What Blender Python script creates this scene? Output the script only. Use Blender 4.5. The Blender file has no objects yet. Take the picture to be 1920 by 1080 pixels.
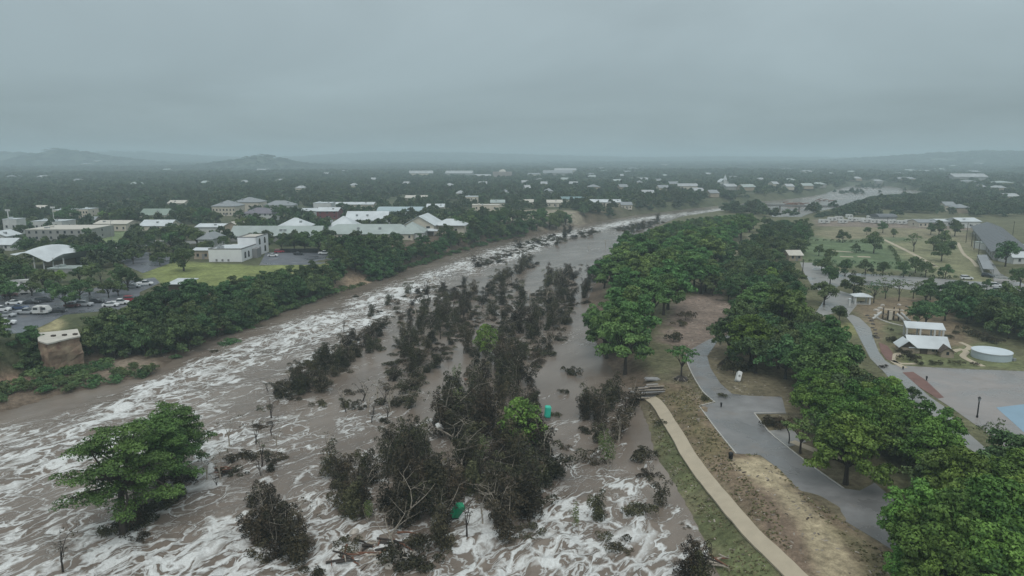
import bpy, bmesh, math, random
import numpy as np
from mathutils import Vector, Matrix

random.seed(7); np.random.seed(7)
SC = bpy.context.scene
COL = SC.collection
R = math.radians

# ---------------------------------------------------------------- camera
HAZE = 0.00031
CAM_H, PITCH, FPX = 52.0, R(10.5), 1297.0
cam_d = bpy.data.cameras.new('camera'); cam = bpy.data.objects.new('camera', cam_d); COL.objects.link(cam)
cam.location = (0, 0, CAM_H); cam.rotation_euler = (R(90) - PITCH, 0, 0)
cam_d.sensor_width = 36; cam_d.lens = FPX / 1920 * 36
cam_d.clip_start = 1; cam_d.clip_end = 30000
SC.camera = cam

# ---------------------------------------------------------------- sky and light (overcast)
world = bpy.data.worlds.new('World'); SC.world = world; world.use_nodes = True
wn, wl = world.node_tree.nodes, world.node_tree.links
wn.clear()
def N(nodes, t, **kw):
    n = nodes.new(t)
    for k, v in kw.items():
        if k.startswith('i_'):
            n.inputs[k[2:].replace('_', ' ')].default_value = v
        else: setattr(n, k, v)
    return n
out = N(wn, 'ShaderNodeOutputWorld')
sky = N(wn, 'ShaderNodeTexSky', sky_type='NISHITA', sun_disc=False, sun_elevation=R(55), sun_rotation=R(150))
bgs = N(wn, 'ShaderNodeBackground'); bgs.inputs['Strength'].default_value = 0.08
wl.new(sky.outputs[0], bgs.inputs['Color'])
tc = N(wn, 'ShaderNodeTexCoord')
sep = N(wn, 'ShaderNodeSeparateXYZ'); wl.new(tc.outputs['Generated'], sep.inputs[0])
# overcast luminance: brighter towards the zenith, (1 + 2 sin h)
mx = N(wn, 'ShaderNodeMath', operation='MAXIMUM'); wl.new(sep.outputs['Z'], mx.inputs[0]); mx.inputs[1].default_value = 0.0
ml = N(wn, 'ShaderNodeMath', operation='MULTIPLY_ADD'); wl.new(mx.outputs[0], ml.inputs[0]); ml.inputs[1].default_value = 2.0; ml.inputs[2].default_value = 1.0
# cloud deck texture: directions projected onto a flat layer
mz = N(wn, 'ShaderNodeMath', operation='ADD'); wl.new(mx.outputs[0], mz.inputs[0]); mz.inputs[1].default_value = 0.10
dx = N(wn, 'ShaderNodeMath', operation='DIVIDE'); wl.new(sep.outputs['X'], dx.inputs[0]); wl.new(mz.outputs[0], dx.inputs[1])
dy = N(wn, 'ShaderNodeMath', operation='DIVIDE'); wl.new(sep.outputs['Y'], dy.inputs[0]); wl.new(mz.outputs[0], dy.inputs[1])
cb = N(wn, 'ShaderNodeCombineXYZ'); wl.new(dx.outputs[0], cb.inputs[0]); wl.new(dy.outputs[0], cb.inputs[1]); cb.inputs[2].default_value = 3.7
n1 = N(wn, 'ShaderNodeTexNoise'); n1.inputs['Scale'].default_value = 0.34; n1.inputs['Detail'].default_value = 7; n1.inputs['Roughness'].default_value = 0.52
n1.inputs['Distortion'].default_value = 0.5
wl.new(cb.outputs[0], n1.inputs['Vector'])
rp = N(wn, 'ShaderNodeMapRange'); wl.new(n1.outputs['Fac'], rp.inputs[0])
rp.inputs['From Min'].default_value = 0.3; rp.inputs['From Max'].default_value = 0.7
rp.inputs['To Min'].default_value = 0.84; rp.inputs['To Max'].default_value = 1.17
lum = N(wn, 'ShaderNodeMath', operation='MULTIPLY'); wl.new(ml.outputs[0], lum.inputs[0]); wl.new(rp.outputs[0], lum.inputs[1])
bgc = N(wn, 'ShaderNodeBackground'); cm = N(wn, 'ShaderNodeMix', data_type='RGBA'); wl.new(mx.outputs[0], cm.inputs[0])
cm.inputs[6].default_value = (0.200, 0.256, 0.276, 1); cm.inputs[7].default_value = (0.285, 0.292, 0.288, 1); wl.new(cm.outputs[2], bgc.inputs['Color'])
wl.new(lum.outputs[0], bgc.inputs['Strength'])
mix = N(wn, 'ShaderNodeMixShader'); mix.inputs[0].default_value = 0.93
wl.new(bgs.outputs[0], mix.inputs[1]); wl.new(bgc.outputs[0], mix.inputs[2]); wl.new(mix.outputs[0], out.inputs['Surface'])
sd = bpy.data.lights.new('sun', 'SUN'); sd.energy = 0.9; sd.angle = R(35); sd.color = (1, 0.97, 0.93)
sun = bpy.data.objects.new('sun', sd); COL.objects.link(sun)
sun.rotation_euler = (R(35), 0, R(150) - R(180) + R(30)); sun.location = (0, 0, 300)
SC.view_settings.view_transform = 'Standard'; SC.view_settings.look = 'None'
SC.view_settings.exposure = 0.3; SC.view_settings.gamma = 1; SC.view_settings.use_curve_mapping = False
SC.cycles.max_bounces = 5; SC.cycles.diffuse_bounces = 2; SC.cycles.glossy_bounces = 2
SC.cycles.transmission_bounces = 2; SC.cycles.volume_bounces = 1; SC.cycles.transparent_max_bounces = 4
SC.cycles.use_denoising = True
SC.cycles.sample_clamp_indirect = 4

# ---------------------------------------------------------------- geometry of the place
SP, CP = math.sin(PITCH), math.cos(PITCH)
def ray(u, v):
    a = (u - 960) / FPX; b = (540 - v) / FPX
    return np.array([a, CP + b * SP, -SP + b * CP])
def at(u, v, z=0.0):
    d = ray(u, v); t = (z - CAM_H) / d[2]
    return np.array([d[0] * t, d[1] * t])
def proj(x, y, z):
    yy = y * CP - (z - CAM_H) * SP; zz = y * SP + (z - CAM_H) * CP
    return 960 + FPX * x / yy, 540 - FPX * zz / yy
def ppm(x, y, z=5):
    return FPX / (y * CP - (z - CAM_H) * SP)

def ss(x):
    x = np.clip(x, 0, 1); return x * x * (3 - 2 * x)
def _hash(ix, iy, seed):
    h = (ix.astype(np.int64) * 374761393 + iy.astype(np.int64) * 668265263 + seed * 1442695041) & 0xffffffff
    h = ((h ^ (h >> 13)) * 1274126177) & 0xffffffff
    return ((h ^ (h >> 16)) & 0xffff) / 65535.0
def vnoise(x, y, seed=0):
    ix, iy = np.floor(x), np.floor(y); fx, fy = x - ix, y - iy
    fx, fy = fx * fx * (3 - 2 * fx), fy * fy * (3 - 2 * fy)
    a, b = _hash(ix, iy, seed), _hash(ix + 1, iy, seed); c, d = _hash(ix, iy + 1, seed), _hash(ix + 1, iy + 1, seed)
    return (a * (1 - fx) + b * fx) * (1 - fy) + (c * (1 - fx) + d * fx) * fy
def fbm(x, y, seed=0, o=4):
    r = 0; a = .5; t = 0
    for i in range(o):
        r = r + a * vnoise(x, y, seed + i); t += a; a *= .5; x = x * 2.03 + 5.1; y = y * 2.03 + 1.7
    return r / t

LEFT_PX = [(0, 775), (55, 760), (110, 742), (200, 724), (290, 700), (340, 668), (400, 640), (480, 605), (560, 575), (640, 548), (700, 530), (770, 503),
           (860, 474), (940, 452), (1000, 440), (1060, 428), (1130, 415), (1200, 403), (1300, 391), (1400, 381), (1440, 377), (1500, 371),
           (1545, 364), (1572, 354), (1600, 348)]
RIGHT_PX = [(1345, 1080), (1322, 1020), (1295, 965), (1262, 905), (1225, 850), (1215, 800), (1190, 745), (1150, 700), (1118, 650), (1105, 600), (1100, 560), (1122, 520), (1150, 480), (1180, 452),
            (1215, 430), (1262, 411), (1330, 400), (1400, 395), (1440, 398), (1455, 411), (1490, 411), (1512, 402), (1560, 392), (1592, 384), (1615, 374), (1655, 367), (1700, 366)]
PL = np.array([(-420., -600.), (-330., -200.), (-260., 0.), (-185., 80.)] + [tuple(at(u, v)) for u, v in LEFT_PX] + [tuple(at(1650, 346))])
PR = np.array([(110., -600.), (80., -200.), (58., -20.), (36., 50.)] + [tuple(at(u, v)) for u, v in RIGHT_PX] + [tuple(at(1735, 360))])
RIV = np.vstack([PL, PR[::-1]])

def inpoly(x, y, P):
    c = np.zeros(x.shape, bool); n = len(P)
    for i in range(n):
        x0, y0 = P[i - 1]; x1, y1 = P[i]
        if y0 == y1: continue
        m = (y0 > y) != (y1 > y)
        c ^= m & (x < (x1 - x0) * (y - y0) / (y1 - y0) + x0)
    return c
def pdist(x, y, P, want_s=False, closed=False):
    best = np.full(x.shape, 1e18); s = np.zeros(x.shape); acc = 0
    n = len(P)
    for i in range(n if closed else n - 1):
        x0, y0 = P[i]; x1, y1 = P[(i + 1) % n]; dx_, dy_ = x1 - x0, y1 - y0; L2 = dx_ * dx_ + dy_ * dy_ + 1e-9
        t = np.clip(((x - x0) * dx_ + (y - y0) * dy_) / L2, 0, 1)
        d = (x - x0 - t * dx_) ** 2 + (y - y0 - t * dy_) ** 2
        m = d < best; best = np.where(m, d, best)
        L = math.sqrt(L2)
        if want_s: s = np.where(m, acc + t * L, s)
        acc += L
    return (np.sqrt(best), s) if want_s else np.sqrt(best)

ZL, ZR = 8.0, 3.0
HILLS = []  # x, y, height, sx, sy
def hill(u, dist, top_v, halfw_px, depth=None):
    x = (u - 960) / FPX * dist; h = CAM_H + dist * (300 - top_v) / FPX
    HILLS.append((x, dist, h - 30, halfw_px / FPX * dist, depth or halfw_px / FPX * dist * 1.3))
hill(118, 3700, 286, 52); hill(200, 3900, 294, 75); hill(30, 4200, 292, 90)
hill(497, 3000, 295.5, 34); hill(540, 3100, 298, 62); hill(450, 3100, 298, 60)
hill(250, 6200, 287, 160, 900); hill(720, 7000, 291, 200, 900); hill(1000, 7200, 295, 260, 900)
hill(1850, 4200, 295, 130); hill(1700, 4600, 297, 160); hill(2050, 4300, 290, 150); hill(1935, 2300, 306, 50); hill(2100, 2600, 300, 80)
hill(1450, 7200, 297, 240, 900); hill(-150, 4200, 289, 150)
MOUND = at(1490, 955, 3), at(1545, 1040, 3), at(1425, 890, 3)
def T(x, y):
    x = np.asarray(x, float); y = np.asarray(y, float)
    dl, dr = pdist(x, y, PL), pdist(x, y, PR); ins = inpoly(x, y, RIV)
    off = 2 + 9 * ss((-66 - x) / 36.) + 15 * np.exp(-((x + 112) ** 2 + (y - 166) ** 2) / 220.)
    zl = np.minimum(dl, 6) * 0.08 + (ZL - .48) * ss((dl - off) / 12.)
    zr = np.minimum(dr, 5) * 0.12 + (ZR - .6) * ss((dr - .5) / 9.)
    far = ss((y - 900) / 500.)
    w = dr / (dl + dr + 1e-6)
    z = np.where(dl < dr, zl, zr)
    zb = zl * w + zr * (1 - w)
    z = z * (1 - far) + zb * far
    # rough bank faces
    bank = np.where(dl < dr, ss((dl) / 4.) * ss((30 - dl) / 10.), ss(dr / 3) * ss((14 - dr) / 5))
    z = z + bank * (fbm(x / 5., y / 5., 3) - .5) * np.where(dl < dr, 2.2, .7)
    for mx_, my_, hh, rr in ((MOUND[0][0], MOUND[0][1], .55, 4.2), (MOUND[1][0], MOUND[1][1], .6, 4.2), (MOUND[2][0], MOUND[2][1], .4, 2.6)):
        q = ((x - mx_) ** 2 + (y - my_) ** 2) / rr ** 2
        z = z + hh * np.exp(-q) * (.7 + .6 * fbm(x / 1.7, y / 1.7, 9)) * (q < 9)
    r = np.hypot(x, y)
    z = z + ss((r - 1300) / 4500.) * 22 + ss((r - 1400) / 1500.) * (fbm(x / 700., y / 700., 5) - .45) * 16
    for hx, hy, hh, sx, sy in HILLS:
        z = z + hh * np.exp(-((x - hx) / sx) ** 2 - ((y - hy) / sy) ** 2) * (.93 + .14 * fbm(x / 130., y / 130., 8))
    bed = -np.minimum(np.minimum(dl, dr) * .35, 3.0) - .15
    return np.where(ins, bed, z)
def Tz(x, y): return float(T(np.array([x]), np.array([y]))[0])
_tt = 60 * 1.008 ** np.arange(620)
def gr(u, v):
    """ground point seen at pixel u, v"""
    d = ray(u, v); k = math.hypot(d[0], d[1])
    x, y, z = d[0] * _tt / k, d[1] * _tt / k, CAM_H + d[2] * _tt / k
    h = T(x, y); h = np.where(h < 0, 0, h)
    m = np.nonzero(z < h)[0]
    i = m[0] if len(m) else len(_tt) - 1
    if i == 0: i = 1
    a = (z[i - 1] - h[i - 1]) / max(1e-6, (z[i - 1] - h[i - 1]) - (z[i] - h[i])) if len(m) else 0
    return Vector((x[i - 1] + (x[i] - x[i - 1]) * a, y[i - 1] + (y[i] - y[i - 1]) * a, h[i - 1] + (h[i] - h[i - 1]) * a))
def px_poly(pts, z=None):
    return np.array([(tuple(at(u, v, z)) if z is not None else tuple(gr(u, v)[:2])) for u, v in pts])

# ---------------------------------------------------------------- materials
MATS = {}
def mat(name, col, rough=.8, var=.15, scale=1.0, bump=0.0, spec=.3, metal=0.0, col2=None, bscale=None, wet=0):
    if name in MATS: return MATS[name]
    m = bpy.data.materials.new(name); m.use_nodes = True; MATS[name] = m
    n, l = m.node_tree.nodes, m.node_tree.links
    b = n['Principled BSDF']; b.inputs['Roughness'].default_value = rough
    b.inputs['Specular IOR Level'].default_value = spec; b.inputs['Metallic'].default_value = metal
    g = N(n, 'ShaderNodeNewGeometry')
    t = N(n, 'ShaderNodeTexNoise'); t.inputs['Scale'].default_value = scale; t.inputs['Detail'].default_value = 5; t.inputs['Roughness'].default_value = .6
    l.new(g.outputs['Position'], t.inputs['Vector'])
    mp = N(n, 'ShaderNodeMapRange'); l.new(t.outputs['Fac'], mp.inputs[0]); mp.inputs['From Min'].default_value = .3; mp.inputs['From Max'].default_value = .7
    mx_ = N(n, 'ShaderNodeMix', data_type='RGBA'); l.new(mp.outputs[0], mx_.inputs[0])
    c2 = col2 or tuple(min(1, c * (1 + var)) for c in col)
    c1 = col if col2 else tuple(c * (1 - var) for c in col)
    mx_.inputs[6].default_value = (*c1, 1); mx_.inputs[7].default_value = (*c2, 1)
    l.new(mx_.outputs[2], b.inputs['Base Color'])
    if wet:   # puddles and washed-on mud: large patches, smoother and darker or paler
        t3 = N(n, 'ShaderNodeTexNoise'); t3.inputs['Scale'].default_value = wet; t3.inputs['Detail'].default_value = 6; t3.inputs['Roughness'].default_value = .62; t3.inputs['Distortion'].default_value = .6
        l.new(g.outputs['Position'], t3.inputs['Vector'])
        r3 = N(n, 'ShaderNodeMapRange'); l.new(t3.outputs['Fac'], r3.inputs[0]); r3.inputs['From Min'].default_value = .42; r3.inputs['From Max'].default_value = .60
        r3.inputs['To Min'].default_value = rough + .2; r3.inputs['To Max'].default_value = .12; l.new(r3.outputs[0], b.inputs['Roughness'])
        r4 = N(n, 'ShaderNodeMapRange'); l.new(t3.outputs['Fac'], r4.inputs[0]); r4.inputs['From Min'].default_value = .4; r4.inputs['From Max'].default_value = .62
        m3 = N(n, 'ShaderNodeMix', data_type='RGBA'); l.new(r4.outputs[0], m3.inputs[0]); l.new(mx_.outputs[2], m3.inputs[6]); m3.inputs[7].default_value = (*[c * .72 for c in col], 1)
        t5 = N(n, 'ShaderNodeTexNoise'); t5.inputs['Scale'].default_value = wet * 2.3; t5.inputs['Detail'].default_value = 7; t5.inputs['Roughness'].default_value = .7; l.new(g.outputs['Position'], t5.inputs['Vector'])
        r5 = N(n, 'ShaderNodeMapRange'); l.new(t5.outputs['Fac'], r5.inputs[0]); r5.inputs['From Min'].default_value = .56; r5.inputs['From Max'].default_value = .72; r5.inputs['To Max'].default_value = .55
        m5 = N(n, 'ShaderNodeMix', data_type='RGBA'); l.new(r5.outputs[0], m5.inputs[0]); l.new(m3.outputs[2], m5.inputs[6]); m5.inputs[7].default_value = (.20, .165, .13, 1)
        l.new(m5.outputs[2], b.inputs['Base Color'])
    if bump:
        t2 = N(n, 'ShaderNodeTexNoise'); t2.inputs['Scale'].default_value = bscale or scale * 4; t2.inputs['Detail'].default_value = 4
        l.new(g.outputs['Position'], t2.inputs['Vector'])
        bp = N(n, 'ShaderNodeBump'); bp.inputs['Strength'].default_value = bump; bp.inputs['Distance'].default_value = .1
        l.new(t2.outputs['Fac'], bp.inputs['Height']); l.new(bp.outputs[0], b.inputs['Normal'])
    return m
def leaf_mat(name, dark, light, hue=.03, val=.25):
    m = bpy.data.materials.new(name); m.use_nodes = True; MATS[name] = m
    n, l = m.node_tree.nodes, m.node_tree.links
    b = n['Principled BSDF']; b.inputs['Roughness'].default_value = .65; b.inputs['Specular IOR Level'].default_value = .25
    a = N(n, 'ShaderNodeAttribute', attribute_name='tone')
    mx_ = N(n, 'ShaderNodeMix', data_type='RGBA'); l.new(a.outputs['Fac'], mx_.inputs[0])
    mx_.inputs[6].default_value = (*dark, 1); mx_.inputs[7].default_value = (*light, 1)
    oi = N(n, 'ShaderNodeObjectInfo'); hs = N(n, 'ShaderNodeHueSaturation')
    m1 = N(n, 'ShaderNodeMath', operation='MULTIPLY_ADD'); l.new(oi.outputs['Random'], m1.inputs[0]); m1.inputs[1].default_value = val * 2; m1.inputs[2].default_value = 1 - val
    m2 = N(n, 'ShaderNodeMath', operation='MULTIPLY'); l.new(oi.outputs['Random'], m2.inputs[0]); m2.inputs[1].default_value = 7.31
    m3 = N(n, 'ShaderNodeMath', operation='FRACT'); l.new(m2.outputs[0], m3.inputs[0])
    m4 = N(n, 'ShaderNodeMath', operation='MULTIPLY_ADD'); l.new(m3.outputs[0], m4.inputs[0]); m4.inputs[1].default_value = hue * 2; m4.inputs[2].default_value = .5 - hue
    l.new(m1.outputs[0], hs.inputs['Value']); l.new(m4.outputs[0], hs.inputs['Hue']); l.new(mx_.outputs[2], hs.inputs['Color'])
    l.new(hs.outputs[0], b.inputs['Base Color'])
    return m

# ---------------------------------------------------------------- object helpers
def link(name, me, m=None, parent=None):
    o = bpy.data.objects.new(name, me); COL.objects.link(o)
    if m is not None and me is not None and not me.materials: me.materials.append(m)
    if parent: o.parent = parent
    return o
def tag(o, label, cat, group=None):
    o['label'] = label; o['category'] = cat
    if group: o['group'] = group
    return o
def thing(name, label, cat, loc=(0, 0, 0), rz=0, group=None):
    o = bpy.data.objects.new(name, None); COL.objects.link(o)
    o.location = loc; o.rotation_euler = (0, 0, rz); o.empty_display_size = .5
    return tag(o, label, cat, group)
def kind(o, k): o['kind'] = k; return o
class MB:
    def __init__(s): s.v = []; s.f = []
    def add(s, vs, fs):
        k = len(s.v); s.v += [tuple(p) for p in vs]; s.f += [tuple(i + k for i in f) for f in fs]; return s
    def box(s, x0, x1, y0, y1, z0, z1):
        return s.add([(x0, y0, z0), (x1, y0, z0), (x1, y1, z0), (x0, y1, z0), (x0, y0, z1), (x1, y0, z1), (x1, y1, z1), (x0, y1, z1)],
                     [(0, 3, 2, 1), (4, 5, 6, 7), (0, 1, 5, 4), (1, 2, 6, 5), (2, 3, 7, 6), (3, 0, 4, 7)])
    def prism(s, pts, z0, z1):
        n = len(pts)
        return s.add([(x, y, z0) for x, y in pts] + [(x, y, z1) for x, y in pts],
                     [tuple(range(n))[::-1], tuple(range(n, 2 * n))] + [(i, (i + 1) % n, n + (i + 1) % n, n + i) for i in range(n)])
    def tube(s, pts, rads, n=6, cap=True):
        pts = [Vector(p) for p in pts]; k = len(s.v); m = len(pts)
        for i, p in enumerate(pts):
            d = (pts[min(i + 1, m - 1)] - pts[max(i - 1, 0)]).normalized()
            a = d.orthogonal().normalized() if abs(d.z) < .9 else Vector((1, 0, 0)); a = (a - d * a.dot(d)).normalized(); b = d.cross(a)
            r = rads[i] if hasattr(rads, '__len__') else rads
            for j in range(n):
                t = 2 * math.pi * j / n; s.v.append(tuple(p + (a * math.cos(t) + b * math.sin(t)) * r))
        for i in range(m - 1):
            for j in range(n):
                s.f.append((k + i * n + j, k + i * n + (j + 1) % n, k + (i + 1) * n + (j + 1) % n, k + (i + 1) * n + j))
        if cap: s.f.append(tuple(k + j for j in range(n))[::-1]); s.f.append(tuple(k + (m - 1) * n + j for j in range(n)))
        return s
    def mesh(s, name):
        me = bpy.data.meshes.new(name); me.from_pydata(s.v, [], s.f); me.update(); return me
    def build(s, name, m, parent=None): return link(name, s.mesh(name), m, parent)

def np_mesh(name, V, F, tone=None, smooth=False):
    me = bpy.data.meshes.new(name)
    V = np.ascontiguousarray(V, np.float32); F = np.ascontiguousarray(F, np.int32)
    me.vertices.add(len(V)); me.vertices.foreach_set('co', V.ravel())
    k = F.shape[1]; me.loops.add(F.size); me.loops.foreach_set('vertex_index', F.ravel())
    me.polygons.add(len(F)); me.polygons.foreach_set('loop_start', np.arange(0, F.size, k, dtype=np.int32))
    me.update(calc_edges=True)
    if tone is not None:
        a = me.attributes.new('tone', 'FLOAT', 'FACE'); a.data.foreach_set('value', np.ascontiguousarray(tone, np.float32))
    if smooth: me.polygons.foreach_set('use_smooth', np.ones(len(F), bool))
    me.validate()
    return me

# ---------------------------------------------------------------- terrain
def fan(rs, th):
    Rr, Th = np.meshgrid(rs, th, indexing='ij')
    X, Y = Rr * np.sin(Th), Rr * np.cos(Th); a, b = len(rs), len(th)
    i = (np.arange(a - 1)[:, None] * b + np.arange(b - 1)[None]).ravel()
    return X.ravel(), Y.ravel(), np.stack([i, i + 1, i + b + 1, i + b], 1)
def face_mask(F, keep): return F[keep[F].any(1)]
rs = np.concatenate([[1.0, 12, 25, 38], 48 * 1.0105 ** np.arange(500)]); rs = rs[rs < 8400]
th = np.concatenate([np.linspace(-math.pi, R(-50), 26)[:-1], np.linspace(R(-50), R(50), 420), np.linspace(R(50), math.pi, 26)[1:]])
X, Y, F = fan(rs, th); Z = T(X, Y)
F = F[:, ::-1]
SOIL = [  # pixel polygon, colour, edge softness in metres
    ([(1090, 1100), (1180, 760), (1215, 735), (1290, 670), (1330, 640), (1440, 640), (1560, 720), (1720, 1100)], (.15, .13, .085), 5),
    ([(1225, 790), (1262, 800), (1330, 905), (1430, 1015), (1500, 1090), (1350, 1100), (1290, 960), (1235, 870)], (.12, .135, .065), 3),
    ([(1238, 720), (1290, 725), (1420, 858), (1560, 965), (1700, 1045), (1720, 1110), (1520, 1100), (1380, 955), (1270, 810), (1245, 765)], (.19, .145, .10), 1.5),
    ([(1240, 730), (1290, 735), (1330, 800), (1370, 850), (1330, 860), (1270, 790)], (.15, .125, .07), 2),
    ([(1375, 862), (1440, 860), (1462, 890), (1520, 950), (1575, 1010), (1640, 1100), (1500, 1100), (1475, 1010), (1455, 950), (1420, 920), (1395, 890)], (.36, .305, .205), 1.2),
    ([(1400, 905), (1430, 905), (1500, 1000), (1530, 1080), (1480, 1080), (1440, 990)], (.2, .15, .11), 1.5),
    ([(1560, 990), (1620, 1010), (1690, 1060), (1700, 1110), (1640, 1100)], (.17, .15, .09), 2.),
    ([(1262, 560), (1350, 545), (1375, 575), (1370, 630), (1300, 660), (1240, 640)], (.21, .165, .135), 3),
    ([(1375, 480), (1400, 440), (1425, 445), (1400, 490), (1400, 520), (1375, 520)], (.2, .19, .13), 5),
    ([(1500, 445), (1560, 430), (1700, 432), (1760, 440), (1800, 520), (1690, 508), (1500, 492)], (.12, .165, .085), 8),
    ([(1510, 438), (1600, 422), (1760, 425), (1830, 440), (1830, 470), (1700, 445), (1560, 450)], (.22, .20, .13), 8),
    ([(1660, 455), (1790, 445), (1830, 480), (1850, 535), (1740, 515), (1690, 480)], (.2, .2, .115), 6),
    ([(1530, 412), (1700, 415), (1830, 425), (1820, 432), (1640, 426), (1530, 424)], (.22, .18, .15), 6),
    ([(1595, 575), (1650, 558), (1760, 560), (1830, 640), (1760, 690), (1690, 690), (1640, 640), (1612, 595)], (.21, .165, .11), 3),
    ([(1650, 600), (1700, 600), (1700, 640), (1660, 650)], (.13, .14, .075), 3),
    ([(1680, 655), (1760, 655), (1870, 640), (1920, 680), (1920, 692), (1750, 688), (1690, 685)], (.14, .155, .075), 2),
    ([(1540, 610), (1600, 605), (1610, 625), (1560, 640)], (.2, .2, .09), 2),
    ([(1780, 540), (1860, 545), (1880, 575), (1800, 580)], (.25, .2, .13), 4),
    ([(266, 530), (275, 505), (330, 491), (480, 498), (612, 493), (624, 512), (560, 524), (400, 537)], (.2, .23, .085), 3),
    ([(520, 515), (600, 500), (620, 508), (560, 522)], (.24, .22, .12), 3),
    ([(155, 452), (160, 440), (245, 433), (254, 452), (215, 474), (180, 462)], (.17, .22, .11), 5),
    ([(60, 623), (105, 599), (120, 600), (114, 623), (75, 630)], (.30, .27, .155), 1.5),
    ([(232, 572), (262, 566), (286, 585), (280, 604), (245, 596)], (.16, .19, .085), 2),
    ([(610, 520), (640, 508), (690, 512), (700, 535), (640, 560), (612, 556)], (.33, .25, .175), 3),
    ([(880, 404), (950, 396), (1010, 392), (1090, 396), (1090, 420), (1000, 430), (930, 412)], (.28, .25, .19), 10),
    ([(150, 655), (175, 635), (200, 640), (215, 668), (160, 678)], (.33, .25, .18), 2),
    ([(-40, 690), (40, 690), (60, 712), (0, 740), (-60, 740)], (.27, .18, .135), 3),
    ([(160, 690), (220, 670), (290, 672), (290, 700), (200, 715)], (.21, .17, .13), 3),
]
dl_, dr_ = pdist(X, Y, PL), pdist(X, Y, PR)
rr_ = np.hypot(X, Y)
C = np.zeros((len(X), 3))
nz = fbm(X / 9, Y / 9, 21)[:, None]; nz2 = fbm(X / 60, Y / 60, 33)[:, None]
green = np.array([.065, .085, .04]); drab = np.array([.11, .105, .065])
C[:] = green * (1 - nz2) + drab * nz2
parkc = np.array([.125, .125, .07]); wp = ((dr_ < dl_) & (rr_ < 900))[:, None]
C = np.where(wp, parkc * (.8 + .4 * nz), C)
bankc = np.array([.12, .092, .068]) * (.6 + .9 * nz)
wb = ((ss((26 - dl_) / 8.) * (dl_ < dr_) + ss((9 - dr_) / 5.) * (dr_ <= dl_)) * ss((760 - rr_) / 250))[:, None]
C = C * (1 - wb) + bankc * wb
farc = np.array([.07, .09, .055]); wf = ss((rr_ - 900) / 1500)[:, None]
C = C * (1 - wf) + farc * (.8 + .4 * nz2) * wf
for pts, col, soft in SOIL:
    P = px_poly(pts)
    lo, hi = P.min(0) - 3 * soft, P.max(0) + 3 * soft
    m = np.nonzero((X > lo[0]) & (X < hi[0]) & (Y > lo[1]) & (Y < hi[1]))[0]
    if not len(m): continue
    d = pdist(X[m], Y[m], P, closed=True); s = np.where(inpoly(X[m], Y[m], P), d, -d)
    s = s + (fbm(X[m] / 4, Y[m] / 4, 77) - .5) * soft * 2.2
    w = ss(.5 + s / (2 * soft))[:, None]
    C[m] = C[m] * (1 - w) + np.array(col) * (.85 + .3 * nz[m]) * w
me = np_mesh('ground', np.stack([X, Y, Z], 1), F, smooth=True)
ca = me.attributes.new('soil', 'FLOAT_COLOR', 'POINT')
ca.data.foreach_set('color', np.concatenate([C, np.ones((len(C), 1))], 1).astype(np.float32).ravel())
gm = bpy.data.materials.new('ground_soil'); gm.use_nodes = True
n, l = gm.node_tree.nodes, gm.node_tree.links; b = n['Principled BSDF']; b.inputs['Roughness'].default_value = .9; b.inputs['Specular IOR Level'].default_value = .15
g = N(n, 'ShaderNodeNewGeometry'); a = N(n, 'ShaderNodeAttribute', attribute_name='soil')
def noise(n, l, vec, scale, detail=4, rough=.6):
    t = N(n, 'ShaderNodeTexNoise'); t.inputs['Scale'].default_value = scale; t.inputs['Detail'].default_value = detail; t.inputs['Roughness'].default_value = rough
    l.new(vec, t.inputs['Vector']); return t
def mrange(n, l, src, a0, a1, b0, b1):
    m = N(n, 'ShaderNodeMapRange'); l.new(src, m.inputs[0])
    for k, v in zip(('From Min', 'From Max', 'To Min', 'To Max'), (a0, a1, b0, b1)):
        if hasattr(v, 'links'): l.new(v, m.inputs[k])
        else: m.inputs[k].default_value = v
    return m.outputs[0]
def math_(n, l, op, a_, b_=None, c_=None):
    m = N(n, 'ShaderNodeMath', operation=op)
    for i, v in enumerate((a_, b_, c_)):
        if v is None: continue
        if hasattr(v, 'links'): l.new(v, m.inputs[i])
        else: m.inputs[i].default_value = v
    return m.outputs[0]
f1 = mrange(n, l, noise(n, l, g.outputs['Position'], .9).outputs['Fac'], .3, .7, .62, 1.35)
f2 = mrange(n, l, noise(n, l, g.outputs['Position'], .13, 3).outputs['Fac'], .35, .65, .8, 1.2)
f3 = mrange(n, l, noise(n, l, g.outputs['Position'], 4.0, 3, .7).outputs['Fac'], .3, .7, .75, 1.25)
f = math_(n, l, 'MULTIPLY', math_(n, l, 'MULTIPLY', f1, f2), f3)
vm = N(n, 'ShaderNodeVectorMath', operation='SCALE'); l.new(a.outputs['Color'], vm.inputs[0]); l.new(f, vm.inputs['Scale'])
l.new(vm.outputs[0], b.inputs['Base Color'])
bp = N(n, 'ShaderNodeBump'); bp.inputs['Strength'].default_value = .7; bp.inputs['Distance'].default_value = .25
l.new(noise(n, l, g.outputs['Position'], 1.6, 5, .65).outputs['Fac'], bp.inputs['Height']); l.new(bp.outputs[0], b.inputs['Normal'])
kind(link('ground', me, gm), 'structure')

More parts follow.
